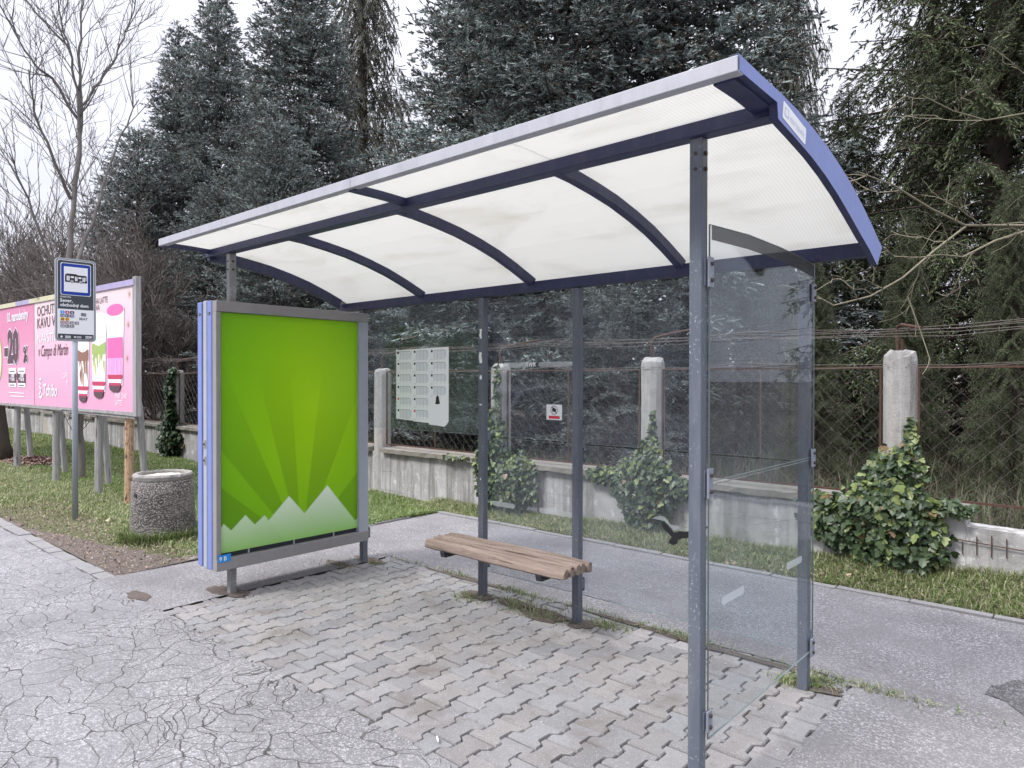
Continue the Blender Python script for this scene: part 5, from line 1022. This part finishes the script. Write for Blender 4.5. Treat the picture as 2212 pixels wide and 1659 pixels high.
twig(path_px([(2212, 500, 5.5), (2150, 520, 5.5), (2080, 555, 5.4), (2030, 550, 5.3), (1960, 560, 5.2)]), .012, 2)
twig(path_px([(2085, 490, 5.6), (2020, 540, 5.5), (1950, 600, 5.4), (1880, 640, 5.3), (1800, 660, 5.2), (1765, 640, 5.2)]), .013, 2)
twig(path_px([(2420, 200, 6.0), (2212, 245, 6.0), (2130, 260, 6.0), (2060, 240, 5.9), (1990, 205, 5.8)]), .012, 2)
twig(path_px([(2420, 120, 6.2), (2212, 160, 6.2), (2180, 130, 6.2), (2140, 100, 6.2)]), .008, 1)
twig(path_px([(1960, 640, 5.0), (1990, 720, 5.0), (2010, 780, 4.9)]), .006, 1)
b.build('trunk', root, 0, True); c_.build('branches', root, 0, True)
# ---------------------------------------------------------------- what stands behind the camera and off to the right (seen in the glass)
for i, (x, y, h, k_, lab) in enumerate(((13.5, 8.5, 14, 'green', 'green spruce beyond the right edge, first in the row'), (18.5, 9.5, 15, 'blueA', 'blue spruce beyond the right edge, reflected in the side pane'), (24.5, 7.5, 14, 'green', 'green spruce beyond the right edge, farthest along the fence'))):
    me, wd = protos[k_]; root = empty('spruce_tree', (x, y, .3), lab, 'tree', 'spruces behind the fence'); f = h / {'green': 16, 'blueA': 15}[k_]; root.scale = (f, f, f); root.rotation_euler = (0, 0, i * 2.0)
    for nm, d in (('crown', me), ('trunk', wd)): o = bpy.data.objects.new(nm, d); COL.objects.link(o); o.parent = root
M['facade'] = concrete('pale_facade_render', (.25, .24, .23, 1), (.33, .32, .31, 1), 1.5, .01, False, .2); M['window'] = Mt('window_glass', .08, .6).color((.03, .035, .045, 1)); M['car'] = flat('silver_car_paint', (.42, .43, .46, 1), .3, .6, .3, .02)
bd = empty('apartment_building', (-6, -33, 0), 'pale building with rows of windows reflected in the shelter glass', 'building')
b = MB(('facade',)); b.box(-40, -45, -.1, 26, -33, 10.5); b.build('wall', bd); b = MB(('fascia',)); b.box(-40.4, -45.4, 10.5, 26.4, -32.6, 10.9); b.build('roof', bd)
for fl in range(3):
    for i in range(17):
        x = -38 + i * 3.75; b = MB(('white',)); z = 1.2 + fl * 3.3
        for q_ in ((x, z, x + 2.2, z + .08), (x, z + 1.5, x + 2.2, z + 1.58), (x, z + .08, x + .08, z + 1.5), (x + 2.12, z + .08, x + 2.2, z + 1.5), (x + 1.06, z + .08, x + 1.14, z + 1.5)): b.box(q_[0], -33.0, q_[1], q_[2], -32.92, q_[3])
        w_o = b.build('window', bd); b = MB(('window',)); b.box(x + .08, -33, z + .08, x + 2.12, -32.96, z + 1.5); b.build('pane', w_o)
car = empty('parked_car', (-5.2, -6.6, 0), 'silver car parked on the asphalt, reflected in the middle rear pane', 'car')
def car_body():
    b = MB(('car',)); prof_ = [(-2.0, .32), (-2.08, .55), (-2.0, .78), (-1.15, .92), (-.55, 1.36), (.2, 1.46), (1.2, 1.42), (1.85, 1.0), (2.05, .92), (2.08, .45), (2.0, .3)]
    secs = [(-.84, .90), (-.78, 1.0), (0, 1.03), (.78, 1.0), (.84, .90)]
    def P(u, v, s_): return (-5.2 + s_ * (1 if v < .95 else 1 - (v - .95) * .32), -6.6 - u, .0 + v)
    n = len(prof_); vs = []
    for s_, k in ((-.86, 1), (.86, 1)): vs += [P(u, v, s_) for u, v in prof_]
    b.add(vs, [tuple(range(n)), tuple(range(n, 2 * n))[::-1]] + [(i, n + i, n + (i + 1) % n, (i + 1) % n) for i in range(n)]); b.build('body', car, .05)
    b = MB(('window',)); zz = lambda u, v, s_: (-5.2 + s_ * (1 - (v - .95) * .32), -6.6 - u, v)
    for sg in (-1, 1): b.add([zz(-1.0, .98, sg * .872), (zz(-.52, 1.30, sg * .872)), zz(.2, 1.38, sg * .872), zz(1.15, 1.34, sg * .872), zz(1.6, .98, sg * .872)], [(0, 1, 2, 3, 4) if sg > 0 else (4, 3, 2, 1, 0)]); b.build('side_window', car); b = MB(('window',))
    b.add([(-5.95, -5.43, .97), (-4.45, -5.43, .97), (-4.58, -5.99, 1.35), (-5.82, -5.99, 1.35)], [(0, 1, 2, 3)]); b.build('windscreen', car)
    b = MB(('white',)); b.box(-5.46, -4.535, .5, -4.94, -4.51, .61); b.build('number_plate', car)
    for sx in (-.7, .7):
        b = MB(('white',)); b.box(-5.2 + sx - .16, -4.59, .66, -5.2 + sx + .16, -4.5, .78); b.build('headlight', car, .02)
        for yy_ in (-5.35, -7.9):
            b = MB(('dark_steel',)); b.tube([(-5.2 + sx * 1.26, yy_, .32), (-5.2 + sx * .98, yy_, .32)], .32, 24); w_o = b.build('wheel', car, .02); b = MB(('galv',)); b.tube([(-5.2 + sx * 1.265, yy_, .32), (-5.2 + sx * 1.2, yy_, .32)], .2, 16); b.build('rim', w_o)
car_body()
